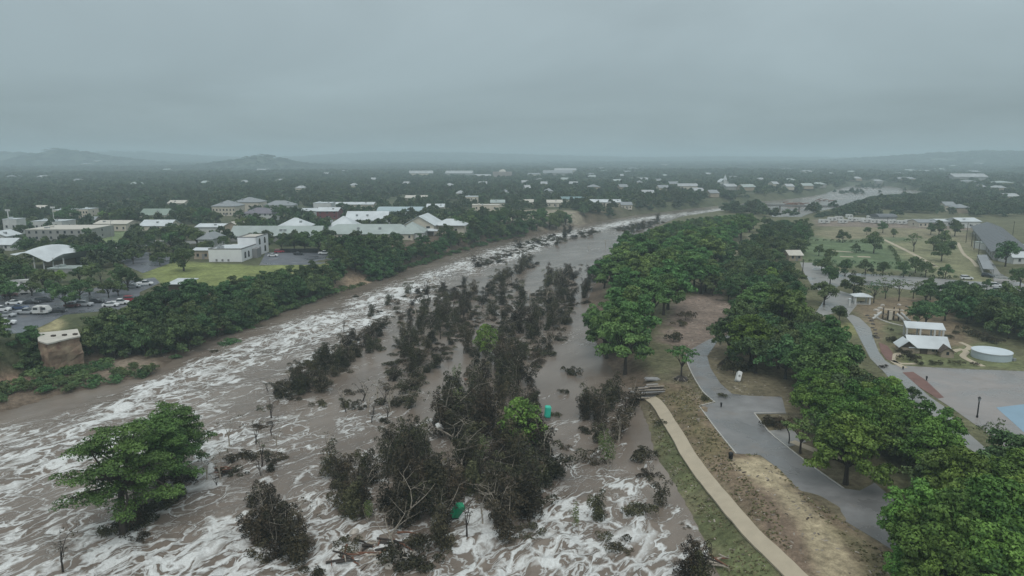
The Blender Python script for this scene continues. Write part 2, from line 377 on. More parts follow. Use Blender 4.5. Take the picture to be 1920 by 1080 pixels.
# ---------------------------------------------------------------- flood water
rs = np.concatenate([40 * 1.0058 ** np.arange(420)]); rs = rs[rs < 420]; rs = np.concatenate([rs, rs[-1] * 1.018 ** np.arange(1, 108)])
th = np.linspace(R(-62), R(48), 620)
X, Y, F = fan(rs, th)
dl_, s_ = pdist(X, Y, PL, want_s=True); dr_ = pdist(X, Y, PR); ins = inpoly(X, Y, RIV)
fs_, fd_ = X * .62 + Y * .785, X * .785 - Y * .62
keep = ins | (np.minimum(dl_, dr_) < 3 + np.hypot(X, Y) * .012)
F = face_mask(F, keep)[:, ::-1]
STROKES = [  # pixel polyline on the water, width m, strength of broken water
    ([(-60, 900), (0, 868), (120, 806), (250, 748), (350, 706), (450, 655), (560, 618), (680, 578), (760, 544), (860, 504), (950, 470), (1040, 445), (1200, 412), (1400, 388)], 9.0, .82),
    ([(100, 880), (200, 832), (300, 790), (390, 740), (450, 700), (540, 650)], 6, .8),
    ([(-60, 960), (40, 905), (160, 862), (240, 830)], 9, .8),
    ([(0, 1000), (150, 940), (260, 900), (380, 840), (470, 790)], 12, .5),
    ([(560, 640), (640, 618), (700, 598), (760, 572), (800, 558)], 5, .75),
    ([(820, 528), (900, 500), (960, 482), (1040, 450)], 6, .7),
    ([(620, 660), (680, 640), (560, 680), (480, 735)], 5, .4),
    ([(860, 520), (950, 488), (900, 500)], 4, .4),
    ([(150, 1090), (210, 1010), (300, 1060), (420, 1000), (520, 960), (440, 1060)], 8, .85),
    ([(-100, 1090), (60, 1040), (150, 980)], 14, .5),
    ([(560, 800), (590, 850), (560, 900), (600, 960), (620, 930)], 4, .5),
    ([(530, 790), (560, 830), (540, 880)], 4, .5),
    ([(600, 940), (625, 985), (600, 1040), (580, 1080)], 5, .9),
    ([(440, 930), (450, 1000), (420, 1080), (500, 1080)], 8, .75),
    ([(640, 1010), (720, 1050), (820, 1075)], 6, .9),
    ([(850, 1080), (900, 1000), (880, 960), (930, 1040), (980, 1080)], 5, .9),
    ([(1050, 860), (1090, 900), (1035, 930), (1030, 990)], 3.5, .7),
    ([(1000, 1080), (1060, 1030), (1065, 970), (1080, 940), (1050, 1060), (1120, 1080)], 5.5, .95),
    ([(1145, 890), (1170, 930), (1185, 990), (1205, 1040), (1230, 1080)], 3.5, .95),
    ([(1125, 980), (1150, 1020), (1190, 1050)], 4.0, .8),
    ([(1180, 1090), (1200, 1055), (1230, 1060)], 4.5, .85),
    ([(1270, 960), (1300, 990), (1320, 1040)], 1.5, .4),
    ([(1040, 790), (1080, 830), (1060, 860)], 3.5, .25),
    ([(660, 790), (680, 850), (700, 900), (690, 860)], 3, .4),
    ([(1500, 372), (1560, 372), (1600, 352), (1660, 360)], 40, .25),
]
foam = .08 * ss((fbm(X / 25, Y / 40, 44) - .52) * 6)
for pts, w, k in STROKES:
    P = np.array([tuple(at(u, v)) for u, v in pts]); lo, hi = P.min(0) - 4 * w, P.max(0) + 4 * w
    m = np.nonzero((X > lo[0]) & (X < hi[0]) & (Y > lo[1]) & (Y < hi[1]))[0]
    if len(m): foam[m] = np.maximum(foam[m], k * np.exp(-(pdist(X[m], Y[m], P) / w) ** 2))
# broken water over the near main channel and the lower reach
A = np.array([tuple(at(u, v)) for u, v in [(-600, 1400), (-300, 820), (100, 770), (350, 690), (640, 590), (780, 560), (620, 690), (520, 760), (620, 1080), (640, 1400)]])
B = np.array([tuple(at(u, v)) for u, v in [(560, 1400), (560, 960), (760, 980), (860, 950), (1040, 900), (1130, 900), (1215, 1010), (1250, 1080), (1300, 1400)]])
for P, k, w in ((A, .34, 9), (B, .30, 5)):
    d = pdist(X, Y, P, closed=True); s = np.where(inpoly(X, Y, P), d, -d)
    foam = np.maximum(foam, k * ss(.5 + s / (2 * w)))
foam *= .5 + .9 * ss(fbm(X / 13, Y / 20, 50) * 1.6 - .3)
foam *= ss((dl_ - 1.0) / 4)
calm = np.exp(-(pdist(X, Y, np.array([tuple(at(u, v)) for u, v in [(-20, 790), (90, 768), (260, 706), (420, 650), (500, 620)]])) / 4.5) ** 2)
foam *= 1 - .75 * calm
foam = np.minimum(foam, .95)
wav = ((1 - np.abs(2 * fbm(fs_ / 7, fd_ / 3.5, 61, 3) - 1)) - .6) * 2.2 * foam + (fbm(fs_ / 2.2, fd_ / 1.4, 62, 3) - .5) * (.06 + .55 * foam) + (fbm(fs_ / 14, fd_ / 9, 66, 2) - .5) * .16
wav *= ss((np.minimum(dl_, dr_)) / 4) * ins
dz = np.clip(wav, -.25, .9)
me = np_mesh('river_water', np.stack([X, Y, dz], 1), F, smooth=True)
fa = me.attributes.new('flow', 'FLOAT_VECTOR', 'POINT'); fa.data.foreach_set('vector', np.stack([fs_, fd_, 0 * fs_], 1).astype(np.float32).ravel())
fa = me.attributes.new('foam', 'FLOAT', 'POINT'); fa.data.foreach_set('value', foam.astype(np.float32))
wm = bpy.data.materials.new('flood_water'); wm.use_nodes = True
n, l = wm.node_tree.nodes, wm.node_tree.links; b = n['Principled BSDF']
fl = N(n, 'ShaderNodeAttribute', attribute_name='flow'); fo = N(n, 'ShaderNodeAttribute', attribute_name='foam'); M = fo.outputs['Fac']
def vmul(vec, k):
    m = N(n, 'ShaderNodeVectorMath', operation='MULTIPLY'); l.new(vec, m.inputs[0]); m.inputs[1].default_value = k; return m.outputs[0]
def vadd(v1, v2):
    m = N(n, 'ShaderNodeVectorMath', operation='ADD'); l.new(v1, m.inputs[0])
    if hasattr(v2, 'links'): l.new(v2, m.inputs[1])
    else: m.inputs[1].default_value = v2
    return m.outputs[0]
P0 = vmul(fl.outputs['Vector'], (.155, .30, 1))
wp_ = noise(n, l, P0, .55, 4, .6)
P1 = vadd(P0, vmul(vadd(wp_.outputs['Color'], (-.5, -.5, -.5)), (2.2, 2.2, 0)))
def ridge(scale, detail=3, rough=.5):
    t = noise(n, l, P1, scale, detail, rough)
    a_ = math_(n, l, 'ABSOLUTE', math_(n, l, 'MULTIPLY_ADD', t.outputs['Fac'], 2, -1))
    return math_(n, l, 'SUBTRACT', 1, a_)
r1, r2 = ridge(.55), ridge(1.7, 3, .6)
t1 = math_(n, l, 'MULTIPLY_ADD', M, -.068, .985); t2 = math_(n, l, 'MULTIPLY_ADD', M, -.085, .995)
v1 = mrange(n, l, r1, t1, math_(n, l, 'ADD', t1, .035), 0, 1)
v2 = mrange(n, l, r2, t2, math_(n, l, 'ADD', t2, .06), 0, .75)
vo = N(n, 'ShaderNodeTexVoronoi', feature='DISTANCE_TO_EDGE'); vo.inputs['Scale'].default_value = .85; l.new(P1, vo.inputs['Vector'])
wd = math_(n, l, 'MULTIPLY_ADD', M, .072, .014)
v3 = mrange(n, l, vo.outputs['Distance'], 0.0, wd, .95, 0)
gate = mrange(n, l, noise(n, l, P1, .33, 3).outputs['Fac'], math_(n, l, 'MULTIPLY_ADD', M, -.45, .60), math_(n, l, 'MULTIPLY_ADD', M, -.45, .68), 0, 1)
v3 = math_(n, l, 'MULTIPLY', v3, gate)
fn_ = noise(n, l, P1, 1.1, 6, .7)
t4 = math_(n, l, 'MULTIPLY_ADD', M, -.29, .92)
v4 = mrange(n, l, fn_.outputs['Fac'], t4, math_(n, l, 'ADD', t4, .14), 0, .9)
fac = math_(n, l, 'MAXIMUM', math_(n, l, 'MAXIMUM', v1, v2), math_(n, l, 'MAXIMUM', v3, v4))
fine = mrange(n, l, noise(n, l, fl.outputs['Vector'], 2.6, 4, .75).outputs['Fac'], .35, .6, .68, 1)
fac = math_(n, l, 'MULTIPLY', fac, fine)
fac = math_(n, l, 'MULTIPLY', fac, mrange(n, l, M, .02, .14, 0, 1))
silt = mrange(n, l, noise(n, l, P1, .25, 5, .55).outputs['Fac'], .35, .65, 0, 1)
mc = N(n, 'ShaderNodeMix', data_type='RGBA'); l.new(silt, mc.inputs[0]); mc.inputs[6].default_value = (.142, .113, .090, 1); mc.inputs[7].default_value = (.215, .180, .150, 1)
mc2 = N(n, 'ShaderNodeMix', data_type='RGBA'); l.new(fac, mc2.inputs[0]); l.new(mc.outputs[2], mc2.inputs[6]); mc2.inputs[7].default_value = (.72, .74, .735, 1)
l.new(mc2.outputs[2], b.inputs['Base Color'])
l.new(mrange(n, l, fac, 0, 1, .22, .75), b.inputs['Roughness']); b.inputs['IOR'].default_value = 1.33
hb = math_(n, l, 'MULTIPLY', noise(n, l, fl.outputs['Vector'], .9, 5, .6).outputs['Fac'], mrange(n, l, M, 0, .6, .22, 1.0))
hb = math_(n, l, 'ADD', hb, math_(n, l, 'MULTIPLY', fac, .5))
bp = N(n, 'ShaderNodeBump'); bp.inputs['Strength'].default_value = .8; bp.inputs['Distance'].default_value = .35; l.new(hb, bp.inputs['Height']); l.new(bp.outputs[0], b.inputs['Normal'])
kind(link('river_water', me, wm), 'structure')

# ---------------------------------------------------------------- paving
M_ASPH = mat('worn_asphalt', (.205, .205, .205), .55, .18, .25, .25, .4, bscale=6, wet=.09)
M_ROAD = mat('wet_pale_road', (.27, .27, .26), .5, .12, .2, .15, .4, bscale=6, wet=.07)
M_PLAZA = mat('plaza_paving', (.29, .27, .26), .5, .1, .12, .15, .4, bscale=5, wet=.06)
M_PATH = mat('tan_concrete', (.42, .365, .275), .8, .08, .5, .2, .3, bscale=8)
M_BRICK = mat('brick_red_paving', (.17, .095, .08), .7, .15, .4, .3, .3, bscale=6)
M_BLUE = mat('blue_court', (.22, .33, .42), .5, .06, .2, .05, .3)
M_KERB = mat('kerb_concrete', (.42, .41, .38), .8, .1, 1, .1)
M_TOWN = mat('town_asphalt', (.12, .13, .15), .6, .15, .15, .2, .4, bscale=5, wet=.06)
def sheet(name, pts, zb, top, m, label=None):
    P = [tuple(at(u, v, zb + top)) for u, v in pts]
    ar = sum(P[i - 1][0] * P[i][1] - P[i][0] * P[i - 1][1] for i in range(len(P)))
    if ar < 0: P = P[::-1]
    o = kind(MB().prism(P, zb - .3, zb + top).build(name, m), 'structure'); return o
def smooth_line(P, step=1.5):
    P = [np.array(p, float) for p in P]; out_ = []
    for i in range(len(P) - 1):
        p0 = P[max(i - 1, 0)]; p1, p2 = P[i], P[i + 1]; p3 = P[min(i + 2, len(P) - 1)]
        k = max(2, int(np.linalg.norm(p2 - p1) / step))
        for j in range(k):
            t = j / k; out_.append(.5 * (2 * p1 + (p2 - p0) * t + (2 * p0 - 5 * p1 + 4 * p2 - p3) * t * t + (3 * p1 - p0 - 3 * p2 + p3) * t ** 3))
    out_.append(P[-1]); return out_
def ribbon(name, pts, width, m, top=.1, step=1.5, parent=None, down=.25, wpx=False):
    L = smooth_line([gr(u, v)[:2] for u, v in pts], step); mb = MB(); vs = []; k = len(L)
    for i, p in enumerate(L):
        d = L[min(i + 1, k - 1)] - L[max(i - 1, 0)]; d = d / (np.linalg.norm(d) + 1e-9); nrm = np.array([-d[1], d[0]])
        a_, b_ = p + nrm * width / 2, p - nrm * width / 2
        zc = Tz(*p); za, zb_ = max(Tz(*a_), zc - .12) + top, max(Tz(*b_), zc - .12) + top
        vs += [(*a_, za), (*b_, zb_), (*a_, za - down), (*b_, zb_ - down)]
    fs = []
    for i in range(k - 1):
        q = 4 * i; r_ = q + 4
        fs += [(q, q + 1, r_ + 1, r_), (q + 1, q + 3, r_ + 3, r_ + 1), (q, r_, r_ + 2, q + 2)]
    fs += [(0, 2, 3, 1), (4 * k - 4, 4 * k - 3, 4 * k - 1, 4 * k - 2)]
    mb.add(vs, fs); return kind(mb.build(name, m, parent), 'structure')
ribbon('footpath', [(1207, 738), (1235, 762), (1262, 805), (1292, 856), (1332, 910), (1378, 966), (1430, 1022), (1490, 1080), (1580, 1160)], 2.3, M_PATH, .06)
LOT = [(1283, 668), (1296, 700), (1318, 735), (1340, 755), (1312, 762), (1345, 808), (1380, 850), (1425, 853), (1462, 880), (1495, 915), (1560, 962), (1640, 1010), (1705, 1050), (1790, 1090),
       (1860, 1075), (1760, 1000), (1700, 958), (1680, 940), (1640, 905), (1612, 920), (1580, 915), (1530, 880), (1470, 834), (1440, 808), (1414, 776), (1474, 775), (1466, 744), (1405, 742), (1372, 738),
       (1350, 718), (1332, 690), (1326, 668), (1345, 640), (1440, 620), (1435, 612), (1330, 636), (1295, 655)]
sheet('parking_lot', LOT, ZR, .05, M_ASPH)
sheet('pavement', [(1438, 808), (1482, 803), (1512, 828), (1478, 838), (1462, 826)], ZR, .06, M_ROAD)
ribbon('footpath', [(1485, 828), (1520, 842), (1545, 850), (1580, 862)], 1.6, M_PATH, .09)
def kerb(pts, zb):
    P = [tuple(at(u, v, zb)) for u, v in pts]; L = smooth_line(P, 3)
    mb = MB(); vs = []; fs = []
    for i, p in enumerate(L):
        d = L[min(i + 1, len(L) - 1)] - L[max(i - 1, 0)]; d = d / (np.linalg.norm(d) + 1e-9); q = np.array([-d[1], d[0]]) * .11
        a_, b_ = p + q, p - q; vs += [(*a_, zb + .15), (*b_, zb + .15), (*a_, zb - .1), (*b_, zb - .1)]
    for i in range(len(L) - 1):
        q = 4 * i; r_ = q + 4; fs += [(q, q + 1, r_ + 1, r_), (q + 1, q + 3, r_ + 3, r_ + 1), (q, r_, r_ + 2, q + 2)]
    fs += [(0, 2, 3, 1), (len(vs) - 4, len(vs) - 3, len(vs) - 1, len(vs) - 2)]
    return kind(mb.add(vs, fs).build('kerb', M_KERB), 'structure')
kerb([(1311, 762), (1345, 808), (1380, 851)], ZR); kerb([(1313, 761), (1341, 754)], ZR)
kerb([(1414, 775), (1440, 808), (1470, 834), (1530, 880), (1582, 916)], ZR); kerb([(1414, 775), (1474, 774)], ZR)
kerb([(1284, 668), (1297, 700), (1318, 735), (1340, 754)], ZR)
PARKROAD = [(1585, 592), (1600, 610), (1615, 640), (1632, 672), (1660, 700), (1688, 738), (1722, 768), (1760, 800), (1800, 850), (1850, 905), (1900, 960), (1990, 1010), (1990, 960), (1930, 905), (1880, 868), (1832, 826),
            (1790, 790), (1775, 765), (1745, 745), (1722, 725), (1700, 700), (1680, 688), (1660, 676), (1648, 660), (1640, 640), (1632, 615), (1612, 596), (1598, 590)]
sheet('road', PARKROAD, ZR, .05, M_ROAD)
sheet('road', [(1528, 588), (1540, 570), (1552, 550), (1575, 545), (1600, 553), (1608, 570), (1590, 592), (1570, 585), (1545, 592)], ZR, .055, M_ROAD)
sheet('plaza', [(1672, 684), (1735, 688), (1840, 693), (1925, 696), (2100, 706), (2100, 1000), (1990, 912), (1925, 868), (1865, 822), (1820, 790), (1785, 765), (1752, 744), (1724, 722), (1700, 702)], ZR, .04, M_PLAZA)
sheet('sports_court', [(1868, 764), (1935, 756), (2080, 768), (2080, 900), (1985, 846), (1925, 815)], ZR, .06, M_BLUE)
sheet('brick_paving', [(1692, 698), (1712, 697), (1735, 712), (1770, 745), (1758, 747), (1724, 726)], ZR, .075, M_BRICK)
sheet('brick_paving', [(1648, 642), (1664, 648), (1674, 662), (1672, 676), (1662, 674), (1652, 660)], ZR, .075, M_BRICK)
FLOODRD = [(1500, 492), (1540, 493), (1552, 506), (1600, 512), (1700, 518), (1780, 524), (1850, 529), (1930, 545), (1990, 560), (1990, 590), (1900, 566), (1860, 552), (1820, 542), (1790, 545), (1720, 545), (1640, 535), (1600, 533), (1572, 536), (1560, 552), (1540, 548), (1520, 532), (1508, 512)]
sheet('park_drive', FLOODRD, ZR, .05, M_ROAD)
sheet('car_park', [(1862, 522), (1900, 524), (1985, 560), (1985, 582), (1880, 562)], ZR, .065, M_PLAZA)
sheet('lane', [(1838, 478), (1850, 476), (1875, 512), (1900, 525), (1870, 530)], ZR, .045, M_ROAD)
for pts, w in (([(1697, 690), (1685, 684), (1673, 675), (1676, 667), (1690, 662)], 1.5), ([(1673, 676), (1690, 682), (1718, 682)], 1.2), ([(1785, 660), (1802, 655), (1812, 660), (1805, 668), (1820, 677), (1843, 687)], 1.5), ([(1812, 656), (1818, 650), (1800, 642)], 1.3)):
    ribbon('garden_path', pts, w, M_PATH, .07)
for pts, w in (([(1640, 441), (1700, 470), (1755, 500)], 2.2), ([(1796, 455), (1806, 475), (1822, 488), (1832, 500)], 1.6), ([(1735, 492), (1752, 499)], 2.5), ([(1557, 470), (1600, 473)], 3), ([(1575, 481), (1600, 482)], 3), ([(1608, 481), (1632, 482)], 4)):
    ribbon('park_path', pts, w, M_PATH, .05, step=6)
sheet('car_park', [(-60, 562), (60, 545), (90, 541), (160, 546), (200, 532), (290, 520), (300, 530), (262, 548), (262, 560), (225, 580), (120, 590), (98, 602), (55, 622), (0, 628), (-80, 640)], ZL, .05, M_TOWN)
sheet('car_park', [(486, 497), (498, 474), (560, 470), (625, 470), (628, 488), (610, 496)], ZL, .05, M_TOWN)
sheet('street', [(215, 480), (262, 470), (320, 482), (328, 490), (268, 512), (240, 500)], ZL, .055, M_TOWN)
sheet('street', [(20, 428), (32, 428), (30, 460), (16, 466)], ZL, .05, M_ROAD)
sheet('street', [(130, 476), (190, 462), (250, 455), (300, 450), (380, 452), (382, 456), (250, 462), (200, 475), (150, 490)], ZL, .045, M_ROAD)

# ---------------------------------------------------------------- trees: meshes
L_GROVE = leaf_mat('grove_leaves', (.038, .084, .028), (.155, .27, .078), .035, .25)
L_OAK = leaf_mat('oak_leaves', (.031, .060, .026), (.118, .185, .066), .04, .3)
L_BRIGHT = leaf_mat('fresh_leaves', (.034, .080, .020), (.165, .28, .055), .025, .22)
L_FLOOD = leaf_mat('muddied_leaves', (.024, .023, .014), (.110, .098, .052), .05, .45)
L_BANK = leaf_mat('bank_leaves', (.030, .064, .026), (.112, .185, .064), .04, .3)
L_LIME = leaf_mat('lime_leaves', (.06, .115, .02), (.17, .27, .05), .01, .1)
L_WILLOW = leaf_mat('willow_leaves', (.05, .085, .022), (.15, .20, .065), .02, .15)
L_CYP = leaf_mat('cypress_leaves', (.026, .062, .020), (.115, .205, .050), .008, .08)
L_FARW = leaf_mat('woodland_leaves', (.030, .052, .028), (.105, .145, .065), .04, .35)
M_BARK = mat('dark_bark', (.055, .045, .038), .9, .3, 3, .4)
M_PALE = mat('pale_stripped_bark', (.34, .30, .25), .85, .35, 2.5, .3)
M_WET = mat('wet_dark_bark', (.04, .032, .027), .6, .3, 3, .3)

_b = bmesh.new(); bmesh.ops.create_icosphere(_b, subdivisions=1, radius=1)
ICO_V = np.array([v.co[:] for v in _b.verts]); ICO_F = np.array([[v.index for v in f.verts] for f in _b.faces]); _b.free()
def crown_mesh(name, clumps, nleaf, ls, m, rng, squash=.8, core=.74, up=.25, droop=0.0, corev=.25):
    """clumps: (x, y, z, r, tone). Leaves are small separate faces spread through each clump; triangles for the inner twig mass."""
    V = []; F = []; Tn = []; k = 0
    for (cx, cy, cz, r, tn) in clumps:
        c = np.array([cx, cy, cz])
        if core:
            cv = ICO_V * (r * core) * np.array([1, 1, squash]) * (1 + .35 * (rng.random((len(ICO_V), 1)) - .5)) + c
            V.append(cv); F.append(np.concatenate([ICO_F, ICO_F[:, 2:3]], 1) + k); Tn.append(np.full(len(ICO_F), tn * corev)); k += len(cv)  # core filler toned darker than the leaves, painting shade inside the clump
        nl = max(6, int(nleaf * (r if r > .6 else .6) ** 1.6))
        d = rng.normal(size=(nl, 3)); d /= np.linalg.norm(d, axis=1, keepdims=True)
        d[:, 2] = np.where(d[:, 2] < -.35, -d[:, 2], d[:, 2])
        rad = r * (.66 + .44 * rng.random((nl, 1)) ** .7)
        p = c + d * rad * np.array([1, 1, squash])
        nrm = d * .8 + rng.normal(size=(nl, 3)) * .5 + np.array([0, 0, up]); nrm /= np.linalg.norm(nrm, axis=1, keepdims=True)
        a = np.cross(nrm, rng.normal(size=(nl, 3))); a /= np.linalg.norm(a, axis=1, keepdims=True) + 1e-9
        if droop:
            a = a * (1 - droop) + np.array([0, 0, -droop]); a -= nrm * (a * nrm).sum(1, keepdims=True); a /= np.linalg.norm(a, axis=1, keepdims=True) + 1e-9
        b = np.cross(nrm, a); s = ls * (.6 + .8 * rng.random((nl, 1)))
        bend = nrm * s * .25
        q = np.stack([p + a * s - bend, p + b * s * .55 + bend * .3, p - a * s * .8 - bend, p - b * s * .55 + bend * .3], 1).reshape(-1, 3)
        V.append(q); F.append(np.arange(nl * 4).reshape(-1, 4) + k); k += nl * 4
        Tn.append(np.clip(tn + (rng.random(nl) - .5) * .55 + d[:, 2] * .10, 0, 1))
    me = np_mesh(name, np.concatenate(V), np.concatenate(F), np.concatenate(Tn)); me.materials.append(m); return me
def limb_pts(p0, p1, bend, rng, n=4):
    p0, p1 = np.array(p0, float), np.array(p1, float); o = []
    off = rng.normal(size=3) * np.linalg.norm(p1 - p0) * bend
    for i in range(n + 1):
        t = i / n; o.append(tuple(p0 + (p1 - p0) * t + off * math.sin(math.pi * t) + np.array([0, 0, .12 * np.linalg.norm(p1 - p0) * math.sin(math.pi * t)])))
    return o
def trunk_mesh(name, m, base_r, fork, tips, rng, lean=(0, 0), stems=1, seg=6, twigs=0):
    mb = MB(); 
    top = (lean[0], lean[1], fork)
    mb.tube([(0, 0, -.6), (lean[0] * .15, lean[1] * .15, fork * .3), (lean[0] * .55, lean[1] * .55, fork * .7), (top[0], top[1], fork + .3)], [base_r * 1.5, base_r, base_r * .85, base_r * .6], 7)
    for t in tips:
        pts = limb_pts((top[0], top[1], fork * (.75 + .25 * rng.random())), t, .08, rng)
        mb.tube(pts, [base_r * .55, base_r * .42, base_r * .3, base_r * .2, base_r * .1], 5)
        for _ in range(twigs):
            i = rng.integers(2, 5); p = np.array(pts[min(i, len(pts) - 1)]); d = rng.normal(size=3); d[2] = abs(d[2]) * .6
            mb.tube([tuple(p), tuple(p + d * .8), tuple(p + d * 1.5 + [0, 0, .2])], [base_r * .16, base_r * .1, base_r * .04], 4)
    me = mb.mesh(name); me.materials.append(m); return me

KINDS = {}   # kind -> list of (crown mesh, trunk mesh, height)
def dome(rng, H, Rr, base, n_lobe, per, cr, flat=.75, tone=(.3, .7)):
    cl = []; tips = []
    for i in range(n_lobe):
        if i and rng.random() < .13: continue
        ph = 2.399 * i + rng.random() * .7; q = math.sqrt((i + .4) / n_lobe)
        rr = Rr * .78 * q * (.82 + .38 * rng.random()); hz = base + (H - base) * (.16 + .82 * math.sqrt(max(0, 1 - (q * .96) ** 2))) * (.76 + .36 * rng.random()) - cr
        lx, ly = rr * math.cos(ph), rr * math.sin(ph); tn = tone[0] + (tone[1] - tone[0]) * rng.random()
        tips.append((lx * .85, ly * .85, hz - cr * .3))
        lr = Rr * .30
        for j in range(per):
            d = rng.normal(size=3); d /= np.linalg.norm(d); k = lr * (.35 + .75 * rng.random())
            cl.append((lx + d[0] * k, ly + d[1] * k, hz + d[2] * k * flat, cr * (.65 + .55 * rng.random()), np.clip(tn + (rng.random() - .5) * .3, 0, 1)))
    return cl, tips
def kind_add(k, c, t, H): KINDS.setdefault(k, []).append((c, t, H))
rng = np.random.default_rng(11)
for i in range(4):
    cl, tips = dome(rng, 13.5, 6.6, 2.6, 15, 8, 1.25, .8, (.25, .85))
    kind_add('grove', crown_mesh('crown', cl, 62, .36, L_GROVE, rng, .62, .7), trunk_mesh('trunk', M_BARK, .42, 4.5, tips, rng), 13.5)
for i in range(4):
    cl, tips = dome(rng, 8.2, 5.0, 1.5, 12, 7, 1.0, .75, (.2, .75))
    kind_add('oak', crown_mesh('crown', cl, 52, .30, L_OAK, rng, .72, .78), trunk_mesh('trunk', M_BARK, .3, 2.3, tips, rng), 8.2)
for i in range(4):
    cl, tips = dome(rng, 9.2, 5.2, .3, 14, 7, 1.05, .9, (.2, .8))
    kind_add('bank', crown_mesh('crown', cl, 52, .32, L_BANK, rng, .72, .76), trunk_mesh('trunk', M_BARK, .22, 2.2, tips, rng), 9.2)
for i in range(3):
    cl, tips = dome(rng, 12, 6.0, 1.2, 16, 9, 1.05, .9, (.2, .9))
    kind_add('bright', crown_mesh('crown', cl, 80, .27, L_BRIGHT, rng, .62, .72), trunk_mesh('trunk', M_BARK, .36, 3.6, tips, rng), 12)
for i in range(3):
    cl, tips = dome(rng, 5.2, 2.6, 1.2, 8, 6, .8, .9, (.3, .7))
    kind_add('round', crown_mesh('crown', cl, 70, .24, L_OAK, rng, .8, .8), trunk_mesh('trunk', M_BARK, .16, 1.9, tips, rng), 5.2)
cl, tips = dome(rng, 6.5, 4.2, 1.2, 10, 6, .95, .7, (.5, 1))
kind_add('lime', crown_mesh('crown', cl, 60, .28, L_LIME, rng, .8, .7), trunk_mesh('trunk', M_BARK, .2, 2.0, tips, rng), 6.5)
# open-crowned trees whose branches show
for i in range(2):
    cl, tips = dome(rng, 8.5, 4.6, 3.4, 9, 4, .85, .55, (.3, .8))
    kind_add('open', crown_mesh('crown', cl, 46, .27, L_GROVE, rng, .5, .55), trunk_mesh('trunk', M_BARK, .24, 3.2, tips, rng, twigs=2), 8.5)
# sparse, nearly bare
for i in range(2):
    cl, tips = dome(rng, 6.5, 3.6, 2.4, 9, 4, .7, .6, (.2, .6))
    kind_add('sparse', crown_mesh('crown', cl, 20, .22, L_OAK, rng, .6, 0), trunk_mesh('trunk', M_BARK, .16, 2.2, tips, rng, twigs=3), 6.5)
# storm-bent trees standing in the flood: narrow, leaning, muddied, with pale stripped stems
for i in range(7):
    H = 7.0 + 2.0 * rng.random(); lx, ly = rng.normal() * .5 - .5, -abs(rng.normal()) * .8 - .5; cl = []; tips = []
    ns = 3 + i % 2
    for s in range(ns):
        ax, ay = rng.normal() * 1.1, rng.normal() * 1.1; hh = H * (.6 + .4 * rng.random()); tips.append((lx + ax, ly + ay, hh * .92)); tn = .15 + .6 * rng.random() ** 1.6
        m_ = 6
        for j in range(m_):
            t = .12 + .88 * (j + rng.random() * .6) / m_
            wdt = (.95 - .5 * t) * (1.0 if t > .25 else .8)
            cl.append(((lx + ax) * t + rng.normal() * .45, (ly + ay) * t + rng.normal() * .45, hh * t, wdt * (.75 + .5 * rng.random()) + .18, tn))
    kind_add('flood', crown_mesh('crown', cl, 125, .165, L_FLOOD, rng, 1.3, .6, up=0, droop=.5), trunk_mesh('trunk', [M_PALE, M_WET][i % 2], .13, H * .42, [(a * 1.05, b_ * 1.05, c_ * 1.12) for a, b_, c_ in tips], rng, lean=(lx * .4, ly * .4), twigs=2), H)
# low smeared bushes of the flood
for i in range(5):
    cl = []; n_ = 9 + i
    for j in range(n_):
        t = j / n_; cl.append((rng.normal() * 1.0, (t - .5) * 3.6 + rng.normal() * .5, .5 + rng.random() * 1.5 * (1 - abs(t - .5)), .55 + .5 * rng.random(), .1 + .5 * rng.random()))
    kind_add('floodbush', crown_mesh('crown', cl, 120, .165, L_FLOOD, rng, .8, .74, up=0, droop=.3), trunk_mesh('trunk', M_WET, .07, .8, [(.8, .5, 2.3), (-.7, -.6, 2.0), (.1, -1.2, 2.5)], rng, twigs=1), 2.6)
# bare snags
for i in range(4):
    H = 5.5 + 2.5 * rng.random(); tips = [(rng.normal() * 1.4, rng.normal() * 1.4, H * (.7 + .3 * rng.random())) for _ in range(4)]
    cl = [(t_[0] + rng.normal() * .3, t_[1] + rng.normal() * .3, t_[2] * .9, .4 + .25 * rng.random(), .4) for t_ in tips]
    kind_add('snag', crown_mesh('crown', cl, 22, .18, L_FLOOD, rng, 1, 0), trunk_mesh('trunk', [M_PALE, M_WET][i % 2], .15, H * .45, tips, rng, lean=(rng.normal() * .4, rng.normal() * .4), twigs=4), H)
# thin yellow-green willows
for i in range(2):
    H = 8.0; tips = [(rng.normal() * .7, rng.normal() * .7, H * (.75 + .25 * rng.random())) for _ in range(5)]
    cl = [(t_[0] * q, t_[1] * q, t_[2] * q, .45 + .25 * rng.random(), .3 + .6 * rng.random()) for t_ in tips for q in (.5, .65, .8, .95)]
    kind_add('willow', crown_mesh('crown', cl, 34, .2, L_WILLOW, rng, 1.5, .3, droop=.6), trunk_mesh('trunk', M_PALE, .09, 2.5, tips, rng, twigs=3), H)
# feathery green cypress left alone in the flood
cl = []
for j in range(46):
    t = (j + .5) / 46; a_ = 2.4 * j; rr = 3.4 * math.sin(math.pi * (.18 + .78 * t)) * (.5 + .5 * rng.random())
    cl.append((rr * math.cos(a_), rr * math.sin(a_), 2.2 + 6.2 * t, .55 + .35 * rng.random(), .35 + .6 * rng.random()))
kind_add('feathery', crown_mesh('crown', cl, 90, .24, L_BRIGHT, rng, 1.15, .6, droop=.35), trunk_mesh('trunk', M_BARK, .25, 3, [(1.5, 0, 6), (-1.4, .6, 6.4), (.2, -1.4, 7), (0, .4, 8)], rng), 8.8)
